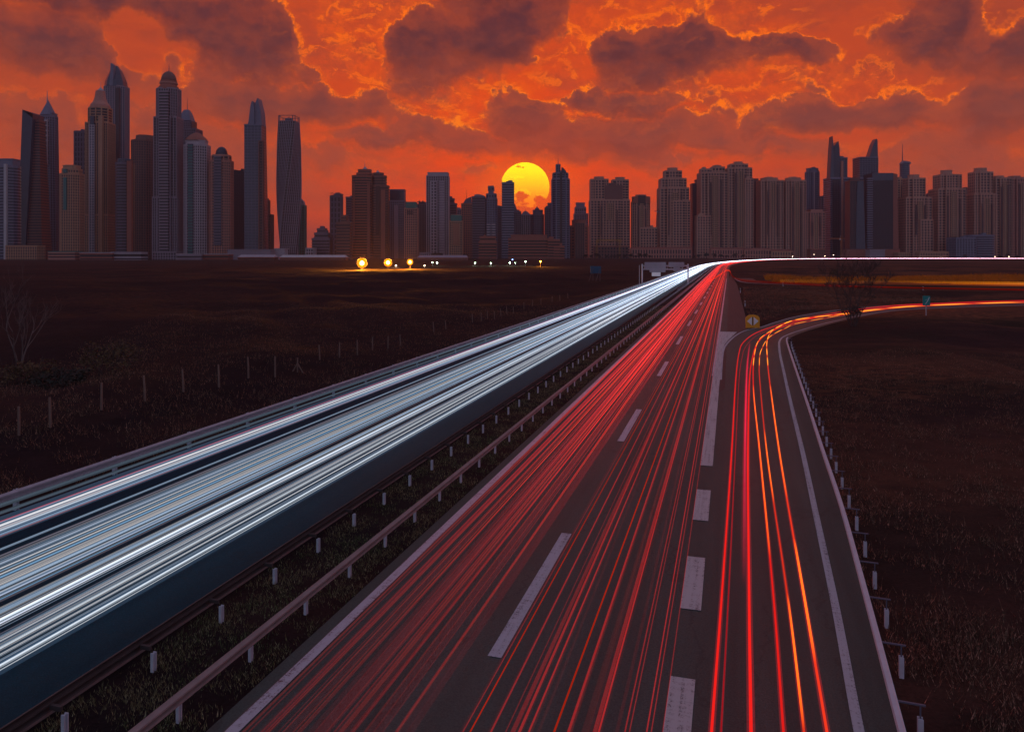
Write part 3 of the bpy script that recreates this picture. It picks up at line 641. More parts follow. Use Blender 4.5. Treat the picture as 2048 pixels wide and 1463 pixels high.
# --- the twisted tower
def twisted():
    D = 1140; k = D/F; cx = 571; root = empty('twisted_tower', ((cx-CX)*k, D, 0)); tag(root, 'twisted tower turning as it rises with an open frame on top', 'tower', 'city skyline buildings')
    z1 = H+(HZ-240)*k; hw = 21*k
    def pf(u_):
        a = math.radians(8+80*u_); s_ = 2*hw*(.70+.20*math.sin(math.pi*(.12+.72*u_))); P = octo(s_, s_, .11)
        return [(x*math.cos(a)-y*math.sin(a), x*math.sin(a)+y*math.cos(a)+18) for x, y in P]
    core, grid = MB(), MB(); lv = [i/40 for i in range(41)]
    STY['twist'] = (4.2, .55, .35, 2.9, 1.0, .55); facade(core, grid, pf, -1, z1, 'twist', lv)
    b = core.build('tower_block', M['gbrown'], root); grid.build('facade_grid', M['grey'], b)
    cr = MB(); P = pf(1)
    for x, y in P: cr.box(x-.5, x+.5, y-.5, y+.5, z1, z1+8.5)
    for i in range(8):
        a, b_ = P[i], P[(i+1) % 8]; cr.tube([(*a, z1+8), (*b_, z1+8)], .45, 4)
    cr.build('crown_frame', M['slate'], root); m_ = MB(); m_.box(-5, 5, 13, 23, z1, z1+5); m_.tube([(-4, 18, z1+4), (0, 18, z1+8), (4, 18, z1+4)], .5, 4); m_.build('roof_plant', M['slate'], root)
twisted()
tower(600, 1, AT, 'tower', 'slim greenish tower with a curved cap beside the twisted tower', 'copper', 'gdark', [(590, 608, 412, None, 'r', 'fine')], [('fin', [(592, 412), (608, 412), (605, 402), (599, 396)], 2, 12, 'grey', 'curved_cap')])
tower(641, 0, AT, 'building', 'short dark stepped block alone in the gap under the open sky', 'slate', 'gdark', [(624, 659, 478, None, 'r', 'stripe'), (628, 655, 467, 479, 'r', 'stripe'), (633, 648, 458, 468, 'r', 'stripe')])
# --- towers behind the orange floodlights
tower(672, 1, AT, 'tower', 'unfinished dark tower topped by two small cranes', 'slate', 'gdark', [(661, 681, 392, None, 'r', 'slots'), (668, 682, 389, 394, 'r', 'plain')], [('ant', 664, 384, 393, .6, 'umber'), ('fin', [(660, 387), (665, 386.2), (665, 385), (660, 386)], 2, 3, 'redroof', 'crane_jib'), ('ant', 677.5, 383, 390, .6, 'umber'), ('fin', [(668, 390), (678, 387), (678, 386), (668, 389)], 2, 3, 'umber', 'crane_jib')])
tower(686, 0, AT, 'building', 'low terraced grey block in front of the unfinished tower', 'umber', 'gdark', [(673, 700, 446, None, 'r', 'stripe'), (682, 692, 432, 447, 'r', 'stripe')])
tower(700, 2, AT, 'tower', 'grey blue slab half hidden behind the brown twin towers', 'slate', 'gdark', [(692, 712, 395, None, 'r', 'stripe')])
tower(722, 0, AT, 'tower', 'taller of the brown twin towers with white bands and a pointed cap', 'brown', 'gbrown', [(683, 752, 490, None, 'r', 'stripe', 692, 744), (692, 744, 470, 490, 'r', 'stripe', 700, 742), (703, 742, 352, None, 'o', 'stripe'), (709, 740, 345, 353, 'o', 'stripe'), (712, 737, 338, 346, 'o', 'stripe')], [('pyr', 718, 732, 329, 339, 'pale'), ('ant', 724.5, 317, 331, .6, 'pale'), ('bay', 707, 714, 366, 470, 'brown', 'plain', 'brown'), ('bay', 732, 740, 366, None, 'brown', 'plain', 'brown')])
tower(757, 0, AT, 'tower', 'shorter of the brown twin towers with a small pointed cap', 'umber', 'gbrown', [(740, 775, 372, None, 'o', 'stripe'), (743, 770, 352, 373, 'o', 'stripe'), (745, 764, 346, 353, 'o', 'stripe')], [('pyr', 747, 759, 338, 347, 'pale'), ('bay', 752, 760, 372, 470, 'gbrown', 'plain', 'brown'), ('bay', 762, 770, 380, None, 'brown', 'plain', 'brown')])
tower(793, 1, OT, 'tower', 'dark office tower with a solid blue box on top', 'bluegrey', 'gdark', [(777, 808, 402, None, 'r', 'fine'), (779, 808, 380, 403, 'r', 'plain')], [('mass', 779.5, 807.5, 381, 400, -1, 2, 'gblue', 'glass_box'), ('bay', 788, 796, 410, None, 'grey', 'plain', 'grey')])
tower(821, 0, AT, 'tower', 'beige block with a turquoise top beside the tower with the blue box', 'pink', 'gdark', [(809, 834, 417, None, 'r', 'fine'), (812, 831, 405, 418, 'r', 'plain')], [('mass', 811.5, 831.5, 404.5, 416, -1.2, 22, 'copper', 'turquoise_top'), ('mass', 814, 826, 422, 424, -1, 3, 'gdark', 'dark_band'), ('mass', 814, 826, 426, 428, -1, 3, 'gdark', 'dark_band')])
tower(845, 2, AT, 'tower', 'dark tower with open roof frames between turquoise top and pale tower', 'slate', 'gdark', [(829, 856, 409, None, 'r', 'vert')], [('mass', 837, 839, 401, 410, 2, 12, 'slate', 'roof_frame'), ('mass', 844, 846, 401, 410, 2, 12, 'slate', 'roof_frame'), ('mass', 834, 849, 403, 404.5, 2, 12, 'slate', 'roof_frame')])
tower(875, 1, OT, 'tower', 'broad pale tower with a flat cornice and dark window columns', 'pale', 'gdark', [(853, 896, 352, None, 'r', 'vert'), (855, 895, 346, 353, 'r', 'plain')], [('bay', 862, 873, 362, None, 'gdark', 'grid', 'pale'), ('bay', 880, 889, 362, None, 'grey', 'stripe', 'pale')])
tower(903, 2, AT, 'tower', 'dark stepped tower just beside the broad pale tower', 'slate', 'gdark', [(893, 913, 408, None, 'r', 'stripe'), (896, 908, 398, 409, 'r', 'stripe')])
tower(912, 0, AT, 'building', 'beige low tower with a turquoise top near the white floodlights', 'sand', 'gdark', [(899, 924, 443, None, 'r', 'fine'), (902, 922, 431, 444, 'r', 'plain')], [('mass', 901.5, 922.5, 430, 442, -1.2, 22, 'copper', 'turquoise_top'), ('bay', 906, 918, 447, 490, 'brown', 'vert', 'sand')])
tower(914, 3, AT, 'tower', 'blue grey tower seen above the low turquoise top', 'bluegrey', 'gdark', [(905, 926, 420, None, 'r', 'fine')])
tower(934, 1, AT, 'tower', 'brown tower with a slanted roof and thin antenna', 'brown', 'gdark', [(923, 944, 408, None, 'r', 'fine')], [('fin', [(925, 408), (943, 408), (942, 393), (931, 398)], 2, 16, 'slate', 'slanted_roof'), ('ant', 932.5, 378, 400, .6, 'umber')])
tower(957, 1, AT, 'tower', 'dark striped tower with a pale arched roof', 'slate', 'gdark', [(944, 970, 394, None, 'r', 'stripe')], [('fin', [(948, 394), (969, 394), (968, 391), (960, 388.5), (949, 388.5)], 2, 16, 'grey', 'arched_roof')])
tower(982, 1, AT, 'tower', 'ornate grey tower with a square lantern on its stepped crown', 'bluegrey', 'gdark', [(970, 994, 398, None, 'o', 'fine'), (973, 992, 388, 399, 'o', 'grid'), (977, 987, 381, 389, 'r', 'plain'), (977, 987, 373, 381, 'r', 'slots')], [('bay', 974, 980, 448, None, 'gsteel', 'stripe', 'pale'), ('bay', 984, 990, 448, None, 'gsteel', 'stripe', 'pale')])
tower(1001, 2, AT, 'tower', 'faint narrow tower between the lantern crown and the blue slab', 'slate', 'gdark', [(993, 1010, 416, None, 'r', 'fine')])
tower(1016, 1, OT, 'tower', 'blue striped slab tower standing in front of the sun', 'bluegrey', 'gblue', [(1004, 1028, 366, None, 'r', 'stripe')], [('mass', 1012, 1022, 362, 367, 4, 14, 'slate', 'roof_block')])
tower(1034, 2, OT, 'tower', 'dark wedge topped tower leaning on the blue slab under the sun', 'slate', 'gdark', [(1027, 1042, 424, None, 'r', 'fine')], [('fin', [(1027, 425), (1036, 425), (1030, 408), (1028, 406)], 2, 14, 'slate', 'wedge_top')])
tower(1048, 2, AT, 'tower', 'pale hazy gabled tower below the sun', 'grey', 'gdark', [(1038, 1064, 430, None, 'o', 'vert')], [('fin', [(1042, 430), (1062, 430), (1056, 424), (1051, 421), (1046, 424)], 2, 14, 'grey', 'gable'), ('ant', 1051.5, 416, 424, .5, 'slate')])
tower(1076, 2, AT, 'tower', 'grey tower with a small domed finial below the sun', 'slate', 'gdark', [(1064, 1088, 430, None, 'o', 'fine'), (1066, 1086, 421, 431, 'o', 'plain')], [('flare', 1074.5, [(6, 421), (4, 416), (1.6, 415), (1.6, 413)], 'e', 'slate', 'finial')])
tower(1099, 2, AT, 'tower', 'grey block beside the tall blue tower with the spire', 'slate', 'gdark', [(1090, 1112, 416, None, 'r', 'fine'), (1096, 1108, 407, 417, 'r', 'plain')])
tower(1122, 1, 'skyscraper', 'tower', 'tall blue tower with two rounded shafts and a single spire', 'bluegrey', 'gblue', [(1105, 1139, 358, None, 'o', 'balc'), (1107, 1136, 346, 359, 'o', 'balc'), (1113, 1121, 329, 347, 'r', 'vert')], [('fin', [(1123, 347), (1134, 347), (1131, 340), (1126, 335), (1123.5, 334)], 1, 18, 'gblue', 'rounded_shaft_top'), ('ant', 1117, 312, 330, 1.0, 'slate'), ('bay', 1120, 1124, 345, None, 'gdark', 'plain', 'slate')])
tower(975, 0, LB, 'building', 'low red brown block with dark window bands behind the white floodlights', 'brown', 'gbrown', [(958, 993, 484, None, 'r', 'stripe'), (960, 991, 474, 485, 'r', 'stripe')], [('pyr', 962, 976, 468, 475, 'redroof')], D=1240)
tower(1068, 0, LB, 'building', 'long low brown building with horizontal window bands under the sun', 'brown', 'gbrown', [(1017, 1104, 478, None, 'r', 'stripe'), (1022, 1094, 471, 479, 'r', 'plain'), (1096, 1119, 480, None, 'r', 'stripe'), (1108, 1128, 493, None, 'r', 'stripe')], D=1230)
tower(1160, 0, AT, 'tower', 'dark maroon rounded tower with pale edge bands', 'brown', 'gbrown', [(1141, 1178, 452, None, 'e', 'band'), (1145, 1174, 441, 453, 'e', 'plain')], [('bay', 1151, 1168, 446, None, 'gbrown', 'vert', 'umber')], D=1400)
tower(1160, 2, AT, 'tower', 'grey tower rising behind the maroon rounded tower', 'grey', 'gdark', [(1149, 1176, 428, None, 'r', 'fine'), (1151, 1172, 415, 429, 'r', 'slots'), (1153, 1170, 406, 416, 'r', 'plain')])
# --- beige residential rows on the right
JB = 'beige residential towers'
def jb(cx, layer, label, tiers, extras=(), wall='beige', **kw):
    R_ = random.Random(int(cx)); x0, x1, yt = tiers[0][:3]; w_ = x1-x0; extras = list(extras)
    for f_ in ((.30, .70) if w_ > 26 else (.5,)):
        c = x0+w_*(f_+R_.uniform(-.04, .04)); hw = R_.uniform(.9, 1.5); yb_ = yt+R_.uniform(8, 22)
        extras.append(('bay', c-hw, c+hw, yb_, R_.choice((None, None, 470)), 'gdark', 'stripe', 'umber'))
    if w_ > 30:
        c = x0+w_*.5; extras.append(('bay', c-w_*.09, c+w_*.09, yt+R_.uniform(3, 9), R_.choice((None, 440)), 'gbrown', 'fine', 'sand'))
    return tower(cx, layer, AT, 'tower', label, wall, 'gdark', tiers, extras, group=JB, **kw)
jb(1221, 0, 'wide double headed beige tower with a dark notch behind the yellow gantry', [(1182, 1260, 400, None, 'x', 'grid'), (1183, 1218, 358, 401, 'x', 'grid'), (1191, 1210, 353, 359, 'o', 'plain'), (1227, 1259, 359, 401, 'x', 'grid'), (1234, 1252, 354, 360, 'o', 'plain')], [('mass', 1210, 1246, 370, 402, 6, 20, 'umber', 'dark_middle'), ('mass', 1219, 1234, 365, 371, 7, 18, 'umber', 'dark_middle')])
jb(1284, 0, 'beige tower with a dark maroon top next to the double headed one', [(1266, 1301, 404, None, 'o', 'grid'), (1267, 1300, 394, 405, 'o', 'plain'), (1274, 1294, 390, 395, 'o', 'plain'), (1280, 1314, 456, None, 'r', 'grid')], [('mass', 1266.5, 1300.5, 393, 406, -.8, 12, 'brown', 'dark_top'), ('mass', 1276, 1291, 391, 411, -1.4, 6, 'gbrown', 'dark_top')])
tower(1318, 3, OT, 'tower', 'thin blue glass sliver between two beige towers', 'bluegrey', 'gsteel', [(1311, 1326, 430, None, 'r', 'glass', 1315, 1324)])
jb(1351, 0, 'beige tower with stepped square crown and a shorter twin in front', [(1322, 1379, 376, None, 'x', 'grid'), (1325, 1374, 357, 377, 'x', 'grid'), (1333, 1366, 341, 358, 'x', 'grid'), (1340, 1359, 335, 342, 'o', 'plain'), (1335, 1380, 402, None, 'x', 'grid')])
tower(1394, 2, OT, 'tower', 'black narrow tower in front of the gap beside the widest beige group', 'dark', 'gdark', [(1385, 1408, 368, None, 'r', 'stripe'), (1393, 1408, 360, 369, 'r', 'stripe')])
jb(1430, 0, 'wide beige tower with two stepped heads at the start of the beige row', [(1404, 1456, 345, None, 'x', 'grid'), (1406, 1428, 337, 346, 'x', 'grid'), (1428, 1453, 333, 346, 'x', 'grid'), (1432, 1447, 330, 334, 'o', 'plain'), (1394, 1420, 432, None, 'r', 'grid')])
jb(1481, 0, 'tallest beige tower in the beige row with a rounded stepped head', [(1459, 1505, 336, None, 'x', 'grid'), (1464, 1498, 328, 337, 'x', 'grid'), (1474, 1490, 323, 329, 'o', 'plain'), (1490, 1505, 358, None, 'r', 'grid')])
jb(1516, 1, 'dark umber tower recessed between the tallest one and a flat headed one', [(1503, 1527, 362, None, 'r', 'grid'), (1506, 1518, 358, 363, 'r', 'plain')], wall='umber')
jb(1546, 0, 'broad beige tower with a shallow rounded head left of the gap', [(1524, 1568, 361, None, 'x', 'grid'), (1529, 1560, 356, 362, 'o', 'plain'), (1537, 1550, 354, 357, 'o', 'plain')])
jb(1593, 0, 'single beige tower standing between two narrow gaps', [(1574, 1613, 361, None, 'x', 'grid'), (1578, 1606, 356, 362, 'o', 'plain'), (1585, 1598, 354, 357, 'o', 'plain')])
tower(1570, 3, OT, 'tower', 'pale blue sliver tower glimpsed in the gap between beige towers', 'bluegrey', 'gblue', [(1564, 1577, 416, None, 'r', 'glass')])
tower(1628, 2, OT, 'tower', 'rounded blue glass tower with a white central rib', 'bluegrey', 'gblue', [(1616, 1641, 344, None, 'o', 'fine'), (1618, 1639, 337, 345, 'o', 'plain')], [('fin', [(1617, 345), (1640, 345), (1637, 338), (1629, 333), (1621, 336)], 2, 14, 'slate', 'rounded_top'), ('bay', 1627, 1629, 344, None, 'pale', 'plain', 'pale')])
jb(1633, 0, 'short brown tower in front of the rounded blue glass tower', [(1612, 1651, 424, None, 'x', 'grid'), (1624, 1648, 420, 425, 'r', 'plain')], wall='pink')
tower(1655, 3, OT, 'tower', 'dark square tower behind the blade topped glass pair', 'slate', 'gdark', [(1643, 1668, 393, None, 'r', 'fine')])
tower(1680, 1, OT, 'tower', 'glass office tower with two needle sharp blades rising from its roof', 'bluegrey', 'gblue', [(1661, 1701, 356, None, 'r', 'stripe'), (1681, 1699, 315, 357, 'r', 'glass')], [('fin', [(1660, 358), (1668, 358), (1667, 290), (1665.5, 272), (1663, 300)], 0, 18, 'gsteel', 'roof_blade'), ('fin', [(1666, 358), (1682, 358), (1680, 296), (1678, 282), (1669, 291)], 2, 22, 'gblue', 'roof_blade'), ('bay', 1682, 1686, 322, None, 'pink', 'plain', 'pink'), ('bay', 1664, 1679, 358, None, 'gdark', 'glass', 'slate')], group='blade topped office towers')
tower(1738, 1, OT, 'tower', 'glass office tower with one curved blade beside the black glass cube', 'bluegrey', 'gblue', [(1719, 1758, 356, None, 'r', 'stripe'), (1720, 1757, 315, 357, 'r', 'glass')], [('fin', [(1739, 316), (1757, 316), (1756, 279), (1754, 277), (1748, 288)], 2, 20, 'gsteel', 'roof_blade')], group='blade topped office towers')
tower(1712, 0, OT, 'tower', 'dim mauve glass tower with a narrow waist in front of the blade pair', 'umber', 'gdark', [(1700, 1728, 362, None, 'r', 'glass'), (1708, 1722, 356, 363, 'r', 'plain')], [('fin', [(1711, 500), (1730, 500), (1728, 430), (1726, 362), (1714, 362), (1712, 430)], -2, 0, 'gsteel', 'glass_panel')])
tower(1764, 0, OT, 'tower', 'black faceted glass block in front of the curved blade', 'dark', 'gdark', [(1744, 1786, 348, None, 'r', 'glass')], [('mass', 1744, 1786, 346, 361, -1, 2, 'gsteel', 'glass_band'), ('fin', [(1784, 500), (1798, 500), (1796, 348), (1786, 346)], 2, 30, 'brown', 'side_wing'), ('bay', 1734, 1744, 356, None, 'gdark', 'stripe', 'bluegrey')])
jb(1804, 2, 'slim orange beige tower beside the black faceted glass block', [(1795, 1812, 358, None, 'r', 'grid')], wall='sand')
tower(1814, 3, 'skyscraper', 'tower', 'slim grey round tower with a slanted cap and a long needle', 'bluegrey', 'gsteel', [(1805, 1823, 326, None, 'e', 'glass')], [('fin', [(1804, 327), (1824, 327), (1821, 323), (1809, 321)], 2, 14, 'grey', 'slanted_cap'), ('ant', 1809.5, 286, 323, 1.2, 'slate')])
jb(1840, 0, 'rose beige stepped tower with a lower wing before it, near the needle', [(1815, 1866, 395, None, 'x', 'grid'), (1823, 1856, 356, 396, 'x', 'grid'), (1829, 1848, 349, 357, 'o', 'plain'), (1840, 1864, 440, None, 'r', 'grid')])
tower(1868, 2, OT, 'tower', 'dark slot tower between the rose beige tower and the domed beige one', 'slate', 'gdark', [(1857, 1874, 389, None, 'r', 'fine'), (1874, 1880, 414, None, 'r', 'fine')])
jb(1906, 0, 'domed beige tower with broad shoulders above the low glass building', [(1880, 1934, 378, None, 'x', 'grid'), (1887, 1928, 349, 379, 'x', 'grid'), (1895, 1916, 340, 350, 'e', 'plain')])
tower(1938, 2, OT, 'tower', 'dark small topped tower peeking over the shoulder of the domed beige one', 'umber', 'gdark', [(1926, 1953, 400, None, 'r', 'fine'), (1932, 1945, 378, 401, 'r', 'slots')])
jb(1955, 2, 'low brown tower behind the low glass building', [(1944, 1966, 388, None, 'r', 'grid')], wall='brown')
jb(1973, 0, 'tall beige tower with a square crown behind the low glass building', [(1952, 1996, 388, None, 'x', 'grid'), (1955, 1990, 344, 389, 'x', 'grid'), (1962, 1983, 336, 345, 'o', 'plain')])
jb(2009, 0, 'flat headed beige tower next to the right border tower', [(1994, 2025, 356, None, 'x', 'grid'), (1998, 2014, 352, 357, 'o', 'plain')])
jb(2042, 0, 'beige tower cut by the right border of the photo', [(2025, 2066, 357, None, 'x', 'grid'), (2030, 2050, 352, 358, 'o', 'plain')], wall='pink')
tower(1955, 0, LB, 'building', 'low curved glass office building with teal bands before the beige towers', 'bluegrey', 'gblue', [(1913, 1952, 476, None, 'r', 'grid'), (1944, 1998, 471, None, 'e', 'stripe')], D=1470)
# --- low buildings along the foot of the city
def low(px0, px1, yt, D, label, wall='beige', roof='redroof', style='fine', pitched=False, name='low_building', cat='building'):
    k = D/F; cx = (px0+px1)/2; X = lambda p: (p-cx)*k; root = empty(name, ((cx-CX)*k, D, 0)); tag(root, label, cat, 'low buildings at the foot of the skyline')
    z1 = H+(HZ-yt)*k; core, grid = MB(), MB(); P = [(x, y+9) for x, y in rect(X(px1)-X(px0), 18)]
    facade(core, grid, lambda u_: P, -1, z1, style); b = core.build('walls', M[wall if style == 'plain' else 'gdark'], root)
    if grid.v: grid.build('facade_grid', M[wall], b)
    r = MB(); a = X(px1)+.8
    if pitched: r.loft([[(-a, -1, z1), (-a, 19, z1), (-a+2, 9, z1+3.2)], [(a, -1, z1), (a, 19, z1), (a-2, 9, z1+3.2)]])
    else: r.box(-a, a, -.8, 18.8, z1+.03, z1+1.2)
    r.build('roof', M[roof], root); return root
low(12, 74, 492, 1090, 'low sand coloured block below the two towers with slanting top and pyramid', 'sand', 'sand')
low(97, 150, 504, 1060, 'low shed with a greenish roof under the turquoise strip tower', 'pink', 'copper', 'stripe')
low(160, 224, 506, 1050, 'long pale roofed pavilion under the golden pagoda tower', 'brown', 'pale', 'stripe')
low(224, 282, 505, 1055, 'pale flat pavilion below the navy banded tower', 'pale', 'grey', 'stripe')
low(305, 352, 504, 1080, 'grey podium at the foot of the domed skyscraper', 'grey', 'grey')
low(354, 402, 509, 1040, 'low grey hall beside the podium of the domed skyscraper', 'grey', 'pale', 'stripe')
low(408, 456, 509, 1045, 'red fronted low hall below the pink domed tower', 'redroof', 'pale', 'stripe')
low(455, 541, 500, 1080, 'blank grey box building at the foot of the curved blade tower', 'grey', 'grey', 'plain')
low(549, 569, 498, 1100, 'small pale blank block at the foot of the twisted tower', 'pale', 'pale', 'plain')
low(476, 548, 514, 1020, 'long low market shed with reddish front before the blank grey box', 'redroof', 'pale', 'stripe', True)
low(560, 690, 514.5, 1015, 'long white roofed shed reaching to the first orange floodlight', 'brown', 'white', 'stripe', True)
low(612, 626, 497, 1120, 'tiny pale house left of the dark stepped block', 'pale', 'pale')
low(836, 934, 515, 1000, 'long grey roofed hall between the orange and the green lights', 'brown', 'grey', 'stripe', True)
low(840, 870, 506, 1180, 'low pale annex at the foot of the broad pale tower', 'grey', 'grey', 'fine')
low(1190, 1256, 493, 1430, 'unfinished concrete podium below the yellow gantry', 'umber', 'brown', 'grid')
low(1264, 1382, 497, 1420, 'long red roofed palace like row under the stepped beige tower', 'pink', 'redroof', 'slots', True)
low(1424, 1490, 498, 1430, 'red roofed low row below the wide two headed beige tower', 'pink', 'redroof', 'slots', True)
low(1490, 1542, 499, 1425, 'red roofed low row under the dark umber tower', 'pink', 'redroof', 'slots', True)
low(1544, 1586, 502, 1420, 'small red roofed house cluster under the gap of the beige row', 'sand', 'redroof', 'slots', True)
low(1622, 1650, 499, 1440, 'small brown house below the short brown tower', 'brown', 'brown', 'fine')
low(1694, 1800, 499, 1450, 'dark maroon podium under the black faceted glass block', 'brown', 'umber', 'plain')
low(1740, 1770, 500, 1410, 'grey blank pavilion in front of the maroon podium', 'grey', 'grey', 'plain')
low(1798, 1820, 506, 1430, 'small sand house below the slim needle tower', 'sand', 'sand', 'fine')
low(1840, 1896, 504, 1430, 'low sand coloured terrace houses in front of the stepped rose tower', 'sand', 'sand', 'slots')
# cranes
def crane(px, py_top, D, x0, x1, label, mat, gantry=False):
    k = D/F; root = empty('tower_crane' if not gantry else 'gantry_crane', ((px-CX)*k, D, 0)); tag(root, label, 'crane')
    zt = H+(HZ-py_top)*k; a, b = (x0-px)*k, (x1-px)*k
    def lattice(mb, p, q_, w_):
        p, q_ = Vector(p), Vector(q_); n = max(3, int((q_-p).length/(2*w_))); up = Vector((0, 0, 1)) if abs((q_-p).normalized().z) < .9 else Vector((1, 0, 0))
        for s_ in (-1, 1): mb.tube([p+up*s_*w_/2, q_+up*s_*w_/2], .28, 4)
        for i in range(n):
            u0, u1 = p+(q_-p)*i/n, p+(q_-p)*(i+1)/n; s_ = 1 if i % 2 else -1; mb.tube([u0+up*s_*w_/2, u1-up*s_*w_/2], .2, 4)
    if gantry:
        for x in (a+2, b-2):
            m = MB(); lattice(m, (x-1.5, 0, 0), (x-1.5, 0, zt), 2); m.box(x-3, x+3, -2, 2, zt-2.5, zt-1.2); m.build('leg', M[mat], root)
        m = MB(); lattice(m, (a, 0, zt), (b, 0, zt), 3.0); m.box(a, b, -.6, .6, zt+1.55, zt+2.2); m.build('girder', M[mat], root)
        m = MB(); m.box(-3, 3, -1.5, 1.5, zt-3.4, zt-1.6); m.build('trolley', M['black'], root)
    else:
        m = MB(); lattice(m, (0, 0, 0), (0, 0, zt+5), 2.0); m.build('mast', M[mat], root)
        m = MB(); lattice(m, (a, 0, zt), (b, 0, zt), 1.6); m.build('jib', M[mat], root)
        m = MB(); m.box(b-4, b-1, -1, 1, zt-3, zt-.9); m.build('counterweight', M['slate'], root)
        m = MB(); m.box(-2.6, -1.1, -1, 1, zt-2.8, zt-.9); m.build('cab', M['white'], root)
crane(1221, 481, 1418, 1193, 1243, 'yellow gantry crane across the front of the double headed beige tower', 'crane', True)
crane(1682, 477, 1400, 1660, 1690, 'orange tower crane at the foot of the blade topped glass pair', 'orange')
crane(1316, 422, 1440, 1309, 1320, 'thin crane standing in the gap beside the stepped beige tower', 'umber')
# the sun, dimmed where low clouds drift before it
sunm = bpy.data.materials.new('low_sun'); sunm.use_nodes = True; t = NT(sunm.node_tree); t.n.clear()
oc = t.node('ShaderNodeTexCoord').outputs['Object']; sp = t.node('ShaderNodeSeparateXYZ'); t.l.new(oc, sp.inputs[0])
hh = sp.outputs[2]; xx = sp.outputs[0]
e = t.node('ShaderNodeEmission'); e.inputs[1].default_value = 1.5
t.l.new(t.mix(t.step(hh, -.75, .25), lin(250, 120, 6), t.mix(t.step(hh, .0, .8), lin(255, 196, 12), lin(255, 228, 18))), e.inputs[0])
pw_ = t.vmath('ADD', t.vmath('MULTIPLY', oc, (1, 0, 1)), t.vmath('MULTIPLY', t.vmath('SUBTRACT', t.noise(oc, 2.6, 8, .66, out=1), (.5, .5, .5)), (.95, 0, .62)))
acc = 0.0
for (x, z, rx, rz, wt) in ((-1.0, .12, .42, .18, 1.1), (-.2, .78, .30, .12, 1.0), (-.28, .30, .34, .10, .9), (-.12, -.42, .34, .34, 1.4), (.62, -.55, .34, .26, 1.3), (.1, -.95, 1.2, .25, 1.2), (.9, -.8, .4, .3, 1.2), (-1.02, -.18, .22, .22, .9), (-.55, -.8, .4, .25, 1.0)):
    mp = t.mapping(pw_, (x, 0, z), (0, 0, 0), (rx, 1, rz), 'TEXTURE'); gt = t.node('ShaderNodeTexGradient', gradient_type='SPHERICAL'); t.l.new(mp, gt.inputs[0]); acc = t.math('MAXIMUM', t.math('MULTIPLY', gt.outputs['Fac'], wt), acc)
trn = t.node('ShaderNodeBsdfTransparent'); mx = t.node('ShaderNodeMixShader'); t.l.new(t.step(acc, .10, .26), mx.inputs[0]); t.l.new(e.outputs[0], mx.inputs[1]); t.l.new(trn.outputs[0], mx.inputs[2])
om = t.node('ShaderNodeOutputMaterial'); t.l.new(mx.outputs[0], om.inputs[0]); sunm.cycles.emission_sampling = 'NONE'
DS = 14000; sb = MB(); n_ = 48
rings = []
for j in range(17):
    a = -math.pi/2+math.pi*(j+.02)/16.04; rings.append([(math.cos(a)*math.cos(2*math.pi*i/n_), math.cos(a)*math.sin(2*math.pi*i/n_), math.sin(a)) for i in range(n_)])
sb.loft(rings, cap=False); sun = sb.build('sun', sunm, None, True); sun.location = ((1050-CX)*DS/F, DS, H+(HZ-374)*DS/F); sun.scale = (49*DS/F,)*3
tag(sun, 'big yellow setting sun behind the blue slab tower, crossed by low clouds', 'sun')

# ------------------------------------------------------------------ light trails: glowing tubes at lamp height
def trail_material(name):
    m = bpy.data.materials.new(name); m.use_nodes = True; t = NT(m.node_tree); t.n.clear()
    oi = t.node('ShaderNodeObjectInfo')
    uv = t.node('ShaderNodeUVMap', uv_map='metres').outputs[0]; s_ = t.node('ShaderNodeSeparateXYZ'); t.l.new(uv, s_.inputs[0])
    var = t.noise(t.xyz(t.math('MULTIPLY', oi.outputs['Random'], 50.0), t.math('MULTIPLY', s_.outputs[1], .035), 0.0), 1.0, 3, .6)
    st = t.math('MULTIPLY', oi.outputs['Alpha'], t.math('MULTIPLY_ADD', var, 1.1, .45))
    st = t.math('MULTIPLY', st, t.math('MULTIPLY', s_.outputs[0], 1.0))
    e = t.node('ShaderNodeEmission'); t.l.new(oi.outputs['Color'], e.inputs[0]); t.l.new(st, e.inputs[1])
    tr = t.node('ShaderNodeBsdfTransparent'); ad = t.node('ShaderNodeAddShader'); t.l.new(e.outputs[0], ad.inputs[0]); t.l.new(tr.outputs[0], ad.inputs[1])
    o = t.node('ShaderNodeOutputMaterial'); t.l.new(ad.outputs[0], o.inputs[0]); m.cycles.emission_sampling = 'NONE'
    return m
M['trail'] = trail_material('vehicle_light_trail')
def core_material(name):
    m = M['trail'].copy(); m.name = name; t = m.node_tree; o = next(n for n in t.nodes if n.type == 'OUTPUT_MATERIAL'); e = next(n for n in t.nodes if n.type == 'EMISSION'); t.links.new(e.outputs[0], o.inputs[0]); m.cycles.emission_sampling = 'AUTO'; return m
M['trail_core'] = core_material('vehicle_light_core')
def tube_mesh(name, pts, rad, fade, sides=6, mat='trail'):
    mb = MB(); mb.tube(pts, rad, sides, cap=False)
    me = bpy.data.meshes.new(name); me.from_pydata(mb.v, [], mb.f); me.materials.append(M[mat])
    d = [0]
    for a, b in zip(pts[:-1], pts[1:]): d.append(d[-1]+(Vector(b)-Vector(a)).length)
    ul = me.uv_layers.new(name='metres')
    ul.data.foreach_set('uv', [c for p in me.polygons for vi in p.vertices for c in (fade(d[vi//sides]), d[vi//sides])])
    me.polygons.foreach_set('use_smooth', [True]*len(me.polygons)); me.update(); return me
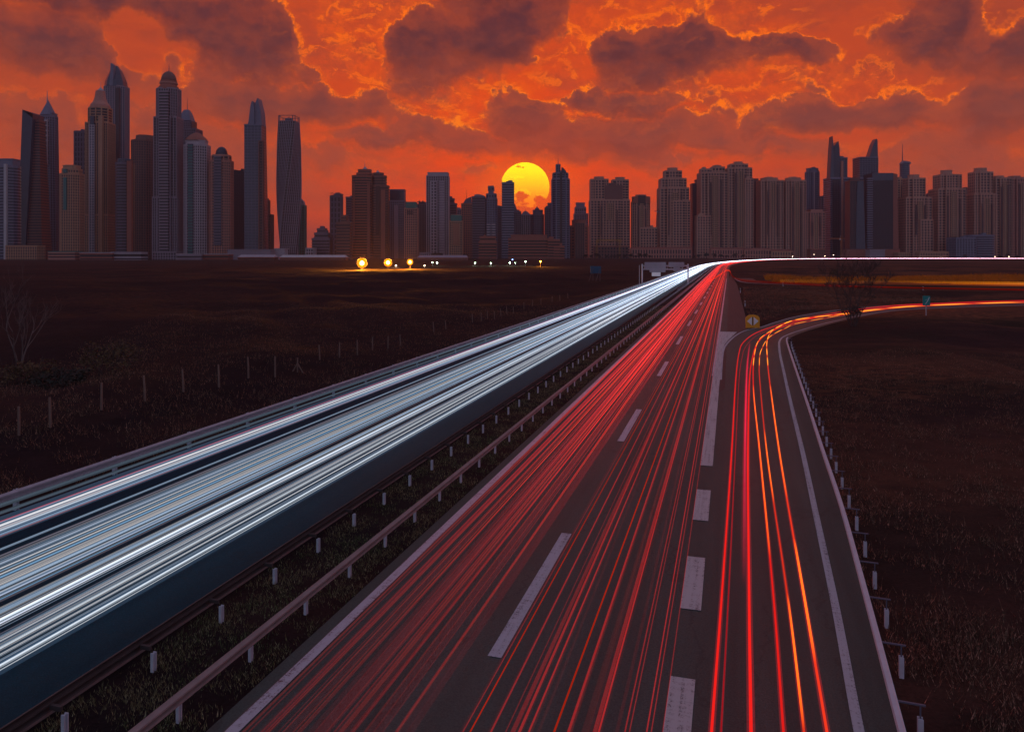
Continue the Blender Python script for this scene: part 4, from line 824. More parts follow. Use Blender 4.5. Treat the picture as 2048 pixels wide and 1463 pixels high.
def trail(pts, r, col, st, label, group, fade=lambda d: 1.0, halo=None, name='light_trail', soft=False):
    o = bpy.data.objects.new(name, tube_mesh(name, pts, r, fade, 6 if soft and r > .03 else 4, 'trail' if soft else 'trail_core')); COL.objects.link(o); o.color = (*col, st)
    tag(o, label, 'light trail', group)
    if halo:
        h_ = bpy.data.objects.new('glow', tube_mesh('glow', pts, halo[0], fade, 8)); COL.objects.link(h_); h_.color = (*halo[1], halo[2]); h_.parent = o
    return o
def sm(x, a, b): x = min(1, max(0, (x-a)/(b-a))); return x*x*(3-2*x)
C_ = {'w': lin(246, 245, 250), 'W': lin(236, 245, 255), 'b': lin(140, 162, 188), 'B': lin(130, 178, 220), 'm': lin(150, 138, 150), 'y': lin(252, 240, 232), 'r': lin(255, 40, 40), 'o': lin(210, 90, 40)}
T0, T1 = -40, 2300
def path(o_, z, wob=0.0, t0=T0, t1=T1, ph=0.0):
    return [road(t, o_+wob*math.sin(t*.021+ph)+.5*wob*math.sin(t*.007+2*ph), z) for t in tlist(t0, t1)]
fade_w = lambda d: .68+1.15*sm(d, 70, 170)+2.6*sm(d, 150, 380)
GW = 'white headlight trails'
lblw = {'w': 'broad white headlight streak on the oncoming carriageway', 'W': 'bright white headlight streak nearest the grass median', 'b': 'faint blue grey headlight streak between the brighter white ones', 'B': 'thin sky blue headlight streak among the white ones',
        'm': 'dull mauve streak between the white headlight streaks', 'y': 'warm cream headlight streak down the middle of the white ones', 'r': 'thin red streak along the far white band', 'o': 'thin orange streak among the white headlight streaks'}
ZL = .66; rt = random.Random(5)
for (y, wd, c, st) in [(1011, 9, 'b', .30), (1029, 9, 'b', .34), (1044, 2.5, 'r', .5), (1053, 8, 'w', .75), (1060, 7, 'w', .62), (1072, 2, 'o', .16), (1098, 9, 'b', .22), (1112, 12, 'm', .14), (1130, 14, 'b', .26), (1143, 12, 'b', .34), (1153, 3.5, 'B', .70), (1162, 6, 'y', .60), (1170, 9, 'y', .62),
                         (1180, 10, 'b', .42), (1191, 8, 'b', .34), (1205, 4, 'm', .14), (1237, 9, 'w', .30), (1246, 3, 'b', .16), (1272, 2, 'b', .2), (1287, 9, 'w', .42), (1297, 9, 'w', .42), (1308, 4, 'b', .34), (1318, 3, 'b', .26), (1331, 4, 'W', .95), (1338, 7, 'W', .60)]:
    s_ = -1460/(y-HZ); o_ = s_*CT*(H-ZL); hw = .42*wd*abs(1460/(y-HZ)**2)*CT*(H-ZL)
    n = max(1, int(wd/2.3)); main = None
    for j in range(n):                             # a broad streak is a sheaf of fine ones
        f_ = 0 if n == 1 else (j+.5)/n*2-1; cc = C_[c]
        if n > 2: mixc = C_[rt.choice('wWbBm')]; kk = rt.uniform(0, .35); cc = tuple(p*(1-kk)+q2*kk for p, q2 in zip(cc, mixc))
        trail(path(o_+hw*f_, ZL+rt.uniform(-.05, .05), .05, ph=y), max(.009, hw/n*rt.uniform(.45, .85)), cc, st*(1-.5*abs(f_))*rt.uniform(.7, 1.25), lblw[c] if n < 3 else lblw[c].replace('streak', 'line in a sheaf', 1), GW, fade_w, soft=st < .3)
    if c in 'wWy' and wd > 3.5: 
        g_ = trail(path(o_, ZL, .05, ph=y), hw*2.2, lin(125, 165, 210), st*.10, 'soft blue white sheen around a sheaf of white headlight lines', GW, fade_w, soft=True, name='light_glow')
for i in range(60):
    o_ = rt.choice((rt.uniform(-19.6, -18.7), rt.uniform(-17.1, -15.3), rt.uniform(-17.1, -15.3), rt.uniform(-14.6, -14.2), rt.uniform(-13.8, -12.9))); c = rt.choice('wwbbbBWymbb')
    lb_ = {'w': 'white', 'W': 'white', 'b': 'blue', 'B': 'blue', 'y': 'cream', 'm': 'mauve'}[c]
    trail(path(o_, rt.uniform(.55, .9), .12, ph=i), rt.uniform(.006, .022), C_[c], rt.uniform(.12, .5), 'hair thin %s streak in the white headlight bundle' % lb_, GW, fade_w, soft=True)
# red tail lights: two lanes
GR = 'red tail light trails'
RED, RED2, RED3, ORG, AMB, MAG = lin(255, 36, 30), lin(225, 30, 44), lin(255, 62, 34), lin(255, 110, 20), lin(255, 190, 50), lin(255, 0, 70)
fade_r = lambda d: .05+1.0*sm(d, 46, 105)+.8*sm(d, 95, 260)
for i in range(34):
    o_ = -7.35+2.55*((i+.5)/34)+rt.uniform(-.12, .12); wide = i % 3 == 0
    trail(path(o_, rt.uniform(.60, 1.0), .10, ph=i*1.7), rt.uniform(.05, .09) if wide else rt.uniform(.010, .028), RED2 if wide else (RED if i % 2 else RED3), rt.uniform(.10, .20) if wide else rt.uniform(.28, .6),
          'broad dim red tail light streak in the lane beside the left edge line' if wide else 'fine red tail light streak in the lane beside the left edge line', GR, fade_r, soft=True)
for (x, wd, st) in [(935, 2, .25), (948, 3.2, 1.0), (983, 4, .42), (1000, 2, .2), (1030, 10, .16), (1040, 6, .35), (1067, 4, .40), (1117, 4.5, 1.0), (1133, 4, .40), (1140, 2, .25), (1190, 9, .28), (1196, 4, .50), (1246, 3, .36), (1252, 2, .3), (1283, 3, .42), (1312, 2, .3), (1330, 2, .26)]:
    s_ = (x-1460)/(1463-HZ); zz = .8; o_ = s_*CT*(H-zz); r = max(.009, .5*wd/955*CT*(H-zz))
    trail(path(o_, zz, .06, ph=x), r, RED3 if st > .9 else RED, st*.8, 'bright red tail light streak right of the broken lane line' if st > .9 else 'thin red tail light streak right of the broken lane line', GR, lambda d: .42+1.3*sm(d, 52, 180), soft=st < .9)
for i in range(12):
    o_ = rt.uniform(-4.1, -1.35)
    trail(path(o_, rt.uniform(.6, 1.0), .08, ph=i*2.3), rt.uniform(.012, .04), RED if i % 2 else RED3, rt.uniform(.15, .4), 'far red tail light streak fading out towards the bridge in the right lane', GR, lambda d: .04+.9*sm(d, 75, 190), soft=True)
# exit lane streaks, read off the photo at lamp height
def px_path(pts, z=.72): return [tuple(p) for p in smooth([gp(a, b, z) for a, b in pts], 7)]
def px_ext(pts, z=.72):
    P = px_path(pts, z); a, b = Vector(P[0]), Vector(P[1]); d = (a-b).normalized(); return [tuple(a+d*k) for k in (50, 25, 10)]+P
UP = [(1690, 627), (1760, 617), (1850, 610), (2048, 604), (2300, 600)]
GX = 'exit lane light trails'
EX = [
 ([(1423, 1463), (1445, 1170), (1463.5, 900), (1471.5, 760), (1478, 706), (1487, 684), (1513, 665), (1554, 650.5), (1600, 638), (1690, 622), (1760, 613), (1850, 607), (2048, 600.5), (2300, 597.5)], 5, RED, 1.0, 'thick red streak along the left side of the exit lane', None),
 ([(1442, 1463), (1458, 1170), (1471, 900), (1478, 760), (1483, 720), (1492, 692), (1516, 669), (1556, 653), (1600, 640), (1690, 624), (1760, 614.5), (1850, 608), (2048, 601.5), (2300, 598.5)], 2, RED2, .5, 'thin dim red streak just right of the thickest exit lane streak', None),
 ([(1502, 1463), (1498, 1170), (1496, 900), (1499, 760), (1505, 715), (1516, 684), (1540, 664), (1580, 648), (1620, 637.5), (1690, 625.5), (1760, 616), (1850, 609), (2048, 602), (2300, 599)], 6, RED, 1.1, 'thickest straight red streak in the middle of the exit lane', None),
 ([(1488, 1170), (1490, 900), (1493, 760), (1496, 715), (1500, 684)], 8, MAG, .45, 'short magenta streak ending at the bend of the exit lane', None),
 ([(1567, 1463), (1545, 1170), (1519, 900), (1507, 780), (1507.5, 720), (1515, 685.6), (1528, 671), (1553.7, 656), (1590.6, 641), (1690, 627), (1760, 618), (1850, 611), (2048, 604), (2300, 601)], 4.5, RED, 1.0, 'red streak turning amber, third from the left edge of the exit lane', AMB),
 ([(1608, 1463), (1572, 1170), (1533, 900), (1519.5, 760), (1518.6, 730), (1522, 702), (1539, 674.5), (1572, 656), (1600, 646), (1690, 629.5), (1760, 619.5), (1850, 612), (2048, 605), (2300, 602)], 4, RED3, .75, 'thin orange red streak between the amber one and the outermost one', ORG),
 ([(1654, 1463), (1604, 1170), (1558, 900), (1539, 760), (1535, 720.6), (1534, 684), (1542.6, 663.5), (1561, 652), (1600, 638), (1690, 628), (1760, 618.5), (1850, 611.5), (2048, 604.5), (2300, 601.5)], 5, RED3, 1.0, 'outermost red and amber streak of the exit lane next to the crash barrier', AMB),
]
AMB_IV = {1567: [(770, 1120)], 1608: [(860, 1010), (1190, 1463)], 1654: [(770, 1000), (1080, 1330)]}
for (pts, wd, c, st, lb, dash) in EX:
    P = px_ext(pts) if pts[0][1] > 1300 else px_path(pts); r = .5*wd/955*8.6; Lt = sum((Vector(b)-Vector(a)).length for a, b in zip(P[:-1], P[1:]))
    fd = (lambda d: 1.0) if pts[0][1] > 1300 else (lambda d: math.sin(math.pi*min(1, max(0, d/Lt)))**.8)
    o = trail(P, r, c, st*.75, lb, GX, fd, (r*2.4, RED2, .09), soft=pts[0][1] < 1300)
    if dash:                                      # amber indicator light riding on the same streak
        d = np.r_[0, np.cumsum([ (Vector(b)-Vector(a)).length for a, b in zip(P[:-1], P[1:])])]; A = np.array(P)
        dy = lambda py: float(np.interp(F*(H-.72)/(py-HZ), A[:40, 1], d[:40]))
        iv = [(dy(y1_), dy(y0_)) for y0_, y1_ in AMB_IV[pts[0][0]]]; s_ = dy(735)+.5
        while s_ < d[-1]-8:
            ln_ = 4.6 if s_ < 140 else 9.0; iv.append((s_, s_+ln_)); s_ += ln_*1.18
        for (da, db) in iv:
            ln_ = db-da; nn_ = max(8, int(ln_/1.2)); seg = [tuple(np.interp(da+ln_*j/nn_, d, A[:, k]) for k in range(3)) for j in range(nn_+1)]; near_ = da < dy(760)
            q_ = bpy.data.objects.new('indicator_flash', tube_mesh('indicator_flash', [(a, b, c2+.05) for a, b, c2 in seg], r*1.1, lambda d, L_=ln_: max(0, math.sin(math.pi*min(1, max(0, d/L_))))**.5, 6)); COL.objects.link(q_); q_.color = (*(ORG if near_ else lin(255, 165, 35)), .65 if near_ else .7); q_.parent = o
# side road streaks
GS = 'side road tail light trails'
for j, (dy, st) in enumerate(((0, .9), (1.5, .6), (-1.6, .6), (3.0, .4))):
    pts = [(1418-dy*2, 563), (1440-dy, 549+dy*.2), (1452, 541+dy*.3), (1459, 541+dy*.4), (1463, 549+dy*.5), (1471, 556+dy*.7), (1490, 560.5+dy*.8), (1530, 563.5+dy*.8), (1600, 567+dy*.8), (1690, 571.5+dy*.7), (1850, 575.5+dy*.5), (2048, 579+dy*.5), (2300, 583+dy*.5)]
    L_ = 700
    trail(px_path(pts), .055, RED if j % 2 else RED3, st, ['bright red streak curving off to the side road behind the bare tree', 'second red streak of the side road, on its near side', 'red streak on the far side of the side road', 'faint red streak nearest the white line of the side road'][j], GS, lambda d: 1.15-1.0*sm(d, 150, 230))

for j, (yy, st) in enumerate(((563.5, 1.6), (566.5, 1.1))):  # added soft amber tubes that make the far grass band glow
    trail(px_path([(1560, yy-2.5), (1640, yy-1.5), (1790, yy), (2048, yy+3), (2300, yy+7)], .8), .40, lin(225, 95, 12) if j else lin(235, 130, 16), st*.24, ['added amber glow tube along the edge of the far grass band', 'second fainter added amber glow tube below the one along the far grass'][j], GS, lambda d: .10+.90*sm(d, 20, 90), soft=True)
# ------------------------------------------------------------------ signs, markers, lamps
def face_board(name, outline, y0, y1, mat, parent, inset=None):
    m = MB(); m.elev(outline, y0, y1); return m.build(name, mat, parent)
x, y, _ = gp(1505.5, 656.5); s_ = y/F
root = empty('exit_sign', (x, y, 0)); tag(root, 'amber rounded nose sign with two white arrows pointing apart at the exit bend', 'road sign')
wd, ht = 14*s_, 27.5*s_
arc = [(wd*math.cos(a), ht-wd*.55+wd*.55*math.sin(a)) for a in np.linspace(0, math.pi, 17)]
face_board('sign_board', [(-wd, .06), (wd, .06)]+arc, 0, .09, M['yellow'], root)
c = ht*.53; a_ = wd*.82; b_ = ht*.31
for sx in (-1, 1): face_board('arrow', [(sx*a_, c), (sx*.10, c+b_), (sx*.10, c-b_)], -.014, -.001, M['signwhite'], root)
face_board('divider', [(-.05, c-b_*.95), (.05, c-b_*.95), (.05, c+b_*.95), (-.05, c+b_*.95)], -.012, -.001, M['black'], root)
m = MB()
for sx in (-.5, .5): m.box(sx*wd-.04, sx*wd+.04, .10, .18, -.2, ht*.7)
m.build('post', M['steel'], root)
def delineator(px, py, hpx, label):
    x, y, _ = gp(px, py); s_ = y/F; h_ = hpx*s_; root = empty('marker_post', (x, y, 0)); tag(root, label, 'marker post', 'white roadside marker posts')
    m = MB(); m.loft([[(-.07, -.05, -.2), (.07, -.05, -.2), (.05, .05, -.2), (-.05, .05, -.2)], [(-.07, -.05, h_), (.07, -.05, h_), (.05, .05, h_+.05), (-.05, .05, h_+.05)]]); m.build('shaft', M['post'], root)
    m = MB(); m.box(-.073, .073, -.053, -.03, h_*.66, h_*.86); m.build('black_band', M['black'], root)
    m = MB(); m.box(-.03, .03, -.058, -.0531, h_*.70, h_*.83); m.build('reflector', M['yellow'], root)
delineator(1480.5, 585.5, 9, 'white marker post on the dark bank behind the paved wedge')
delineator(1490, 613, 11, 'white marker post nearest the amber nose sign')
delineator(1566, 573, 7, 'small white marker post on the side road left of the bare tree')
delineator(1669, 576.5, 7, 'small white marker post beside the crown of the bare tree')
delineator(1846, 581, 8, 'small white marker post above the green sign')
delineator(1505, 650, 0.1+9, 'white marker post half hidden by the amber nose sign') if False else None
x, y, _ = gp(1853, 631); s_ = y/F
root = empty('road_sign', (x, y, 0)); tag(root, 'green direction sign on a pole beside the slip road, seen at an angle', 'road sign')
b = face_board('sign_board', [(-7.5*s_, 20*s_), (7.5*s_, 20*s_), (7.5*s_, 39.5*s_), (-7.5*s_, 39.5*s_)], 0, .05, M['signgreen'], root)
m = MB(); q_ = s_
for (xa, za, xb, zb) in ((-3, 23, 2, 30), (2, 30, 5, 37), (-3, 31, 2, 33)): m.elev([(xa*q_, za*q_), ((xa+1.4)*q_, za*q_), ((xb+1.4)*q_, zb*q_), (xb*q_, zb*q_)], -.012, -.001)
m.build('white_mark', M['signwhite'], b)
m = MB(); m.box(-.05, .05, .06, .16, -.3, 37*s_); m.build('post', M['steel'], root)
# gantry over the oncoming carriageway
def ats(px, py, D): return ((px-CX)*D/F, H+(HZ-py)*D/F)
D = 203; root = empty('sign_gantry', (0, D, 0)); tag(root, 'grey sign gantry seen from behind above the white headlight trails', 'sign gantry')
for (x0, x1, y0, y1, nm) in ((1289, 1332, 524, 538, 'sign_panel'), (1299, 1331, 538.4, 544, 'sign_panel'), (1337, 1368.5, 524, 534, 'sign_panel'), (1347, 1360, 534.4, 542, 'sign_panel'), (1303.5, 1321, 542.8+1.6, 552, 'sign_panel')):
    a, b = ats(x0, y1, D), ats(x1, y0, D); m = MB(); m.box(a[0], b[0], -.06, .06, a[1], b[1])
    for k in range(1, 4): xx_ = a[0]+(b[0]-a[0])*k/4; m.box(xx_-.05, xx_+.05, -.16, -.063, a[1]+.05, b[1]-.05)
    m.build(nm, M['signgrey'] if y1 < 550 else M['signwhite'], root)
m = MB(); a, b = ats(1285, 531, D), ats(1377, 531, D)
for z in (a[1], a[1]-1.0): m.box(a[0], b[0], .12, .34, z-.14, z+.14)
for k in range(12): xx_ = a[0]+(b[0]-a[0])*(k+.5)/12; m.box(xx_-.04, xx_+.04, .18, .26, a[1]-.86, a[1]-.14)
m.build('beam', M['steel'], root)
for px in (1285, 1377):
    m = MB(); a = ats(px, 530, D); m.box(a[0]-.16, a[0]+.16, .36, .66, -.3, a[1]+.3); m.build('post', M['post'], root)
m = MB(); a = ats(1279.5, 530, D); m.tube([(a[0], .6, 0), (a[0], .6, a[1])], .07, 6); m.build('side_pole', M['post'], root)
D = 236; root = empty('field_billboard', (0, D, 0)); tag(root, 'dark blue board on slanting struts in the field left of the motorway', 'billboard')
a, b = ats(1180.5, 546.5, D), ats(1202, 532, D); m = MB(); m.box(a[0], b[0], -.08, .08, a[1], b[1]); m.build('board', M['signblue'], root)
m = MB()
for px in (1186, 1200):
    p = ats(px, 540, D)[0]; m.tube([(p, .1, b[1]-.3), (p, .1, -.2)], .09, 5); m.tube([(p, -.1, b[1]-.8), (p-1.5, -1.8, -.2)], .07, 5)
m.build('strut', M['palebark'], root)
GL = {'o': lin(255, 150, 40), 'g': lin(215, 255, 215), 'b': lin(120, 170, 255), 'w': lin(255, 226, 190)}
for k_, c_ in GL.items(): M['lamp_'+k_] = glow('lit_lamp_'+k_, c_, {'o': 160, 'g': 50, 'b': 30, 'w': 30}[k_]); M['reflector_'+k_] = glow('glow_reflector_'+k_, {'o': lin(255, 140, 20), 'g': lin(120, 215, 130), 'b': lin(60, 110, 255), 'w': lin(255, 190, 110)}[k_], {'o': 1.6, 'g': .8, 'b': 1.0, 'w': .9}[k_], 'NONE')  # reflectors emit on their own to draw a coloured halo round each bulb
def floodlight(px, py, D, r, c, label):
    x, z = ats(px, py, D); z = max(z, r+.5); root = empty('floodlight', (x, D, 0)); tag(root, label, 'floodlight', 'lit floodlights at the foot of the city')
    m = MB(); m.tube([(0, .5, -.3), (0, .5, z)], .12, 6); m.build('pole', M['slate'], root)
    m = MB(); m.loft([[(xx_*r*1.6, .25, z+zz*r*1.6) for xx_, zz in elli(2, 2, 12)], [(xx_*r*.6, .25+r*.9, z+zz*r*.6) for xx_, zz in elli(2, 2, 12)]]); m.build('housing', M['slate'], root)
    big = 1.5 if c == 'o' else 1.25
    m = MB(); m.loft([[(xx_*r*big*.98, .0, z+zz*r*big*.98) for xx_, zz in elli(2, 2, 16)][::-1], [(xx_*r*big*.5, .22, z+zz*r*big*.5) for xx_, zz in elli(2, 2, 16)][::-1]][::-1]); m.build('reflector', M['reflector_'+c], root)
    m = MB(); rings = [[(xx_*r*.62*math.cos(a), -.05-r*.3*math.sin(a), z+zz*r*.62*math.cos(a)) for xx_, zz in elli(2, 2, 12)] for a in (0, .5, 1.0, 1.4)]; m.loft([r_[::-1] for r_ in rings]); m.build('bulb', M['lamp_'+c], root)
    pl = bpy.data.lights.new('lamp_light', 'POINT'); pl.energy = {'o': 42000, 'g': 3000, 'b': 1500, 'w': 3000}[c]*r*r; pl.color = GL[c]; pl.shadow_soft_size = r; lo = bpy.data.objects.new('lamp_light', pl); COL.objects.link(lo); lo.parent = root; lo.location = (0, -.6-r, z+.2)
floodlight(724, 526, 420, 1.9, 'o', 'largest and brightest orange floodlight below the brown twin towers')
floodlight(776, 525, 440, 1.6, 'o', 'second orange floodlight, between the two other orange ones')
floodlight(820, 524, 450, 1.25, 'o', 'smallest of the three glaring orange floodlights')
floodlight(792, 531.5, 470, .5, 'w', 'low yellow lamp just below the second orange floodlight')
floodlight(849, 531, 470, .42, 'w', 'low warm lamp beside the smallest orange floodlight')
floodlight(865, 524.5, 520, .38, 'g', 'pale green lamp, left one of the close pair near the long hall')
floodlight(874, 525.5, 520, .48, 'g', 'pale green lamp, right one of the close pair near the long hall')
floodlight(950, 526, 520, .5, 'g', 'single pale green lamp at the end of the long grey roofed hall')
floodlight(982, 526, 520, .48, 'g', 'pale green lamp below the low red brown block')
floodlight(1019.5, 525.5, 520, .52, 'g', 'pale green lamp beneath the blue lamp under the sun')
floodlight(1025, 519, 560, .35, 'b', 'small blue lamp in front of the long low brown building')
floodlight(1031, 525.5, 530, .3, 'g', 'tiny pale lamp between the blue lamp and the white pair')
floodlight(1051, 523, 530, .5, 'g', 'white green lamp at the right end of the pale lamp row')
floodlight(1081, 523, 500, .5, 'o', 'lone orange lamp under the tall blue tower')
for i, (px, py) in enumerate(((1585, 513), (1628, 509), (1667, 510), (1650, 512), (1990, 513), (2018, 513))):
    floodlight(px, py, 1360, .55, 'w', 'small warm lamp %s' % ['under the broad flat headed beige tower', 'under the single beige tower', 'left of the orange crane foot', 'below the short brown tower', 'below the low curved glass building', 'below the last beige towers'][i])

# ------------------------------------------------------------------ fence posts, trees and grass
GFP = 'wooden fence posts along the dark field'
for i, (px, py, hp) in enumerate([(38, 890, 58), (101, 876, 60), (203, 845, 54), (290.5, 823, 51), (367, 800, 46), (438, 787, 46), (497, 770, 42), (550, 764, 42), (640, 729, 30), (679, 722, 30), (715, 716, 30), (745, 704, 26), (776, 698, 25), (801, 690, 22), (868, 667, 20), (892, 660, 18), (945, 648, 18), (963, 645, 17), (975, 640, 16), (989, 640, 17), (1002, 634, 15), (1014, 630, 15), (1027, 627, 14), (1048, 616, 13), (1065, 612, 12), (1082, 608, 12), (1104, 604, 11), (1120, 601, 11), (1136, 597, 10)]):
    x, y, _ = gp(px, py); h_ = hp*y/F; z0 = float(height(np.array([[x]]), np.array([[y]]))[0, 0]); lean = rt.uniform(-.09, .03)
    o = MB(); o.tube([(0, 0, -.35), (lean*.5, rt.uniform(-.03, .03), h_*.5), (lean, rt.uniform(-.05, .05), h_)], [.06, .055, .05], 6); o = o.build('fence_post', M['wood']); o.location = (x, y, z0)
    tag(o, 'thin leaning wooden fence post in the dark grass beside the white trails' if i < 8 else 'far thin wooden fence post in the dark field beyond the white trails', 'fence post', GFP)
x, y, _ = gp(595, 752); root = empty('strut_post', (x, y, 0)); tag(root, 'fence corner post with two slanting struts, beside the white trails', 'fence post')
for (a, b, nm) in (((0, 0, -.3), (0, 0, 1.25), 'post'), ((-.6, 0, -.2), (-.02, 0, .85), 'strut'), ((.6, 0, -.2), (.02, 0, .85), 'strut')):
    m = MB(); m.tube([a, b], .045, 6); m.build(nm, M['wood'], root)

def bare_tree(px, py, height_m, spread, seed, label, mat, stems=4, depth=5, lean=0.0, twig=.017):
    x, y, _ = gp(px, py); z0 = float(height(np.array([[x]]), np.array([[y]]))[0, 0]); root = empty('bare_tree', (x, y, z0)); tag(root, label, 'tree')
    R_ = random.Random(seed); tr, br = MB(), MB()
    def grow_(p, d, L, r, lv):
        pts = [Vector(p)]; dd = Vector(d); n = 4
        for i in range(n):
            dd = (dd+Vector((R_.uniform(-.22, .22), R_.uniform(-.22, .22), R_.uniform(-.05, .20)))).normalized(); pts.append(pts[-1]+dd*L/n)
        (tr if lv == 0 else br).tube(pts, [r*(1-.55*i/n) for i in range(n+1)], 5 if lv < 2 else 3)
        if lv < depth:
            for k in range(R_.choice((2, 3, 3)) if lv < depth-1 else 4):
                i = R_.choice((2, 3, 4, 4)); az_ = R_.uniform(0, 6.28); q_ = Vector((math.cos(az_), math.sin(az_), R_.uniform(-.1, .7)))
                grow_(pts[i], (dd*1.0+q_*spread).normalized(), L*R_.uniform(.55, .78), max(twig, r*.5), lv+1)
    for k in range(stems):
        a = 6.28*k/stems+R_.uniform(-.4, .4); grow_((.12*math.cos(a), .12*math.sin(a), -.3), (math.cos(a)*.35+lean, math.sin(a)*.35, 1), height_m*R_.uniform(.38, .5), .035*height_m/3, 0)
    tr.build('trunk', M[mat], root); br.build('branches', M[mat], root); return root
bare_tree(1706, 652, 7.0, .75, 3, 'spreading bare tree in front of the slip road and the orange grass', 'bark', 6, 5, .04)
bare_tree(40, 728, 6.0, .55, 9, 'pale stemmed bare tree in the dark field at the left border', 'palebark', 4, 4, -.1, .008)
def leaf_clumps(mb, centre, rad, n, size, R_):
    for _ in range(n):
        v_ = Vector((R_.gauss(0, 1), R_.gauss(0, 1), R_.gauss(0, 1))); v_ = v_.normalized()*(R_.random()**.45); p = Vector(centre)+Vector((v_.x*rad[0], v_.y*rad[1], v_.z*rad[2]))
        a = Vector((R_.gauss(0, 1), R_.gauss(0, 1), R_.gauss(0, .7))).normalized(); b = a.cross(Vector((R_.gauss(0, 1), R_.gauss(0, 1), R_.gauss(0, 1)))).normalized(); s_ = size*R_.uniform(.5, 1.4)
        mb.add([tuple(p-a*s_), tuple(p+b*s_*.5), tuple(p+a*s_), tuple(p-b*s_*.5)], [(0, 1, 2, 3)])
def bush(px, py, w_, h_, label, mat, seed, n=900, size=.10):
    x, y, _ = gp(px, py); z0 = float(height(np.array([[x]]), np.array([[y]]))[0, 0]); R_ = random.Random(seed); root = empty('bush', (x, y, z0)); tag(root, label, 'bush', 'bushes on the dark fields')
    st, lf = MB(), MB()
    for k in range(26):
        a = R_.uniform(0, 6.28); r_ = R_.uniform(.1, 1)*w_/2; st.tube([(r_*.4*math.cos(a), r_*.4*math.sin(a), -.1), (r_*.8*math.cos(a), r_*.8*math.sin(a), h_*.5), (r_*math.cos(a), r_*math.sin(a), h_*R_.uniform(.7, 1.1))], [.02, .014, .005], 3)
    for k in range(9): leaf_clumps(lf, (R_.uniform(-.35, .35)*w_, R_.uniform(-.35, .35)*w_, h_*R_.uniform(.25, .7)), (w_*.2, w_*.2, h_*.28), n//9, size, R_)
    st.build('stems', M['bark'], root); lf.build('foliage', M[mat], root)
bush(225, 760, 4.2, 2.3, 'rusty brown bush behind the fence posts', 'reed', 1)
bush(1705, 640, 3.0, 2.2, 'dark scrub at the foot of the spreading bare tree', 'leaf', 2)
bush(40, 770, 4.0, 1.6, 'low brown scrub under the pale stemmed bare tree', 'reed', 3)
bush(115, 790, 3.2, 1.1, 'low scrub between the pale stemmed bare tree and the rusty bush', 'leaf', 4)
bush(1668, 547, 3.0, 3.0, 'small orange shrub standing above the orange grass', 'reed', 6, 500, .22)
# dark trees along the foot of the right-hand towers
kt, kc = MB(), MB(); R_ = random.Random(4)
kt.tube([(0, 0, -.5), (.1, 0, 2.5), (0, .1, 5)], [.35, .28, .15], 6)
for a in range(5): kt.tube([(0, 0, 2.6+.3*a), (1.6*math.cos(a*1.3), 1.6*math.sin(a*1.3), 4.6+.3*a)], [.14, .05], 4)
for k in range(8): leaf_clumps(kc, (R_.uniform(-2, 2), R_.uniform(-2, 2), R_.uniform(3.6, 7)), (1.5, 1.5, 1.3), 60, .55, R_)
proto = empty('roadside_tree'); trunk = kt.build('trunk', M['bark'], proto); crown = kc.build('crown', M['leaf'], proto)
spots = [(1172+i*9.7+R_.uniform(-3, 3), 1395+R_.uniform(-12, 12)) for i in range(14)]+[(1385+i*14+R_.uniform(-4, 4), 1400+R_.uniform(-10, 10)) for i in range(8)]+[(868, 1130), (880, 1132), (893, 1128), (930, 1130), (1930, 1420), (2000, 1425), (2016, 1422), (2034, 1428)]
for i, (px, D) in enumerate(spots):
    if i == 0: o = proto
    else:
        o = proto.copy(); COL.objects.link(o)
        for ch in (trunk, crown): c2 = ch.copy(); c2.parent = o; COL.objects.link(c2)
    o.location = ((px-CX)*D/F, D, 0); o.rotation_euler = (0, 0, R_.uniform(0, 6.28)); s_ = R_.uniform(.8, 1.5); o.scale = (s_*1.2, s_*1.2, s_*.85)
    tag(o, 'small dark round tree in the row at the foot of the right hand towers' if px > 1150 else 'small dark round tree beside the long grey roofed hall', 'tree', 'dark trees at the foot of the towers')

def leafmat(name, cols, rough=.9):
    m = bpy.data.materials.new(name); m.use_nodes = True; t = NT(m.node_tree); b = t.n['Principled BSDF']
    oc = t.node('ShaderNodeTexCoord').outputs['Object']; n1 = t.noise(oc, .6, 3, .6); n2 = t.noise(oc, 14, 2, .6)
    c = t.mix(t.step(n1, .38, .62), cols[0], cols[1]); c = t.mix(t.step(n2, .45, .75), c, cols[2])
    t.l.new(c, b.inputs['Base Color']); b.inputs['Roughness'].default_value = rough; b.inputs['Specular IOR Level'].default_value = .15
    return m
M['grass'] = leafmat('verge_grass', ((.06, .10, .03), (.22, .19, .09), (.62, .58, .34))); M['drygrass'] = leafmat('brown_slope_grass', ((.16, .07, .045), (.10, .07, .045), (.72, .36, .25))); M['gold'] = leafmat('amber_glow_grass', ((.80, .24, .025), (.42, .11, .018), (.90, .34, .04)))  # the last one has amber lamp glow put into its blade colours
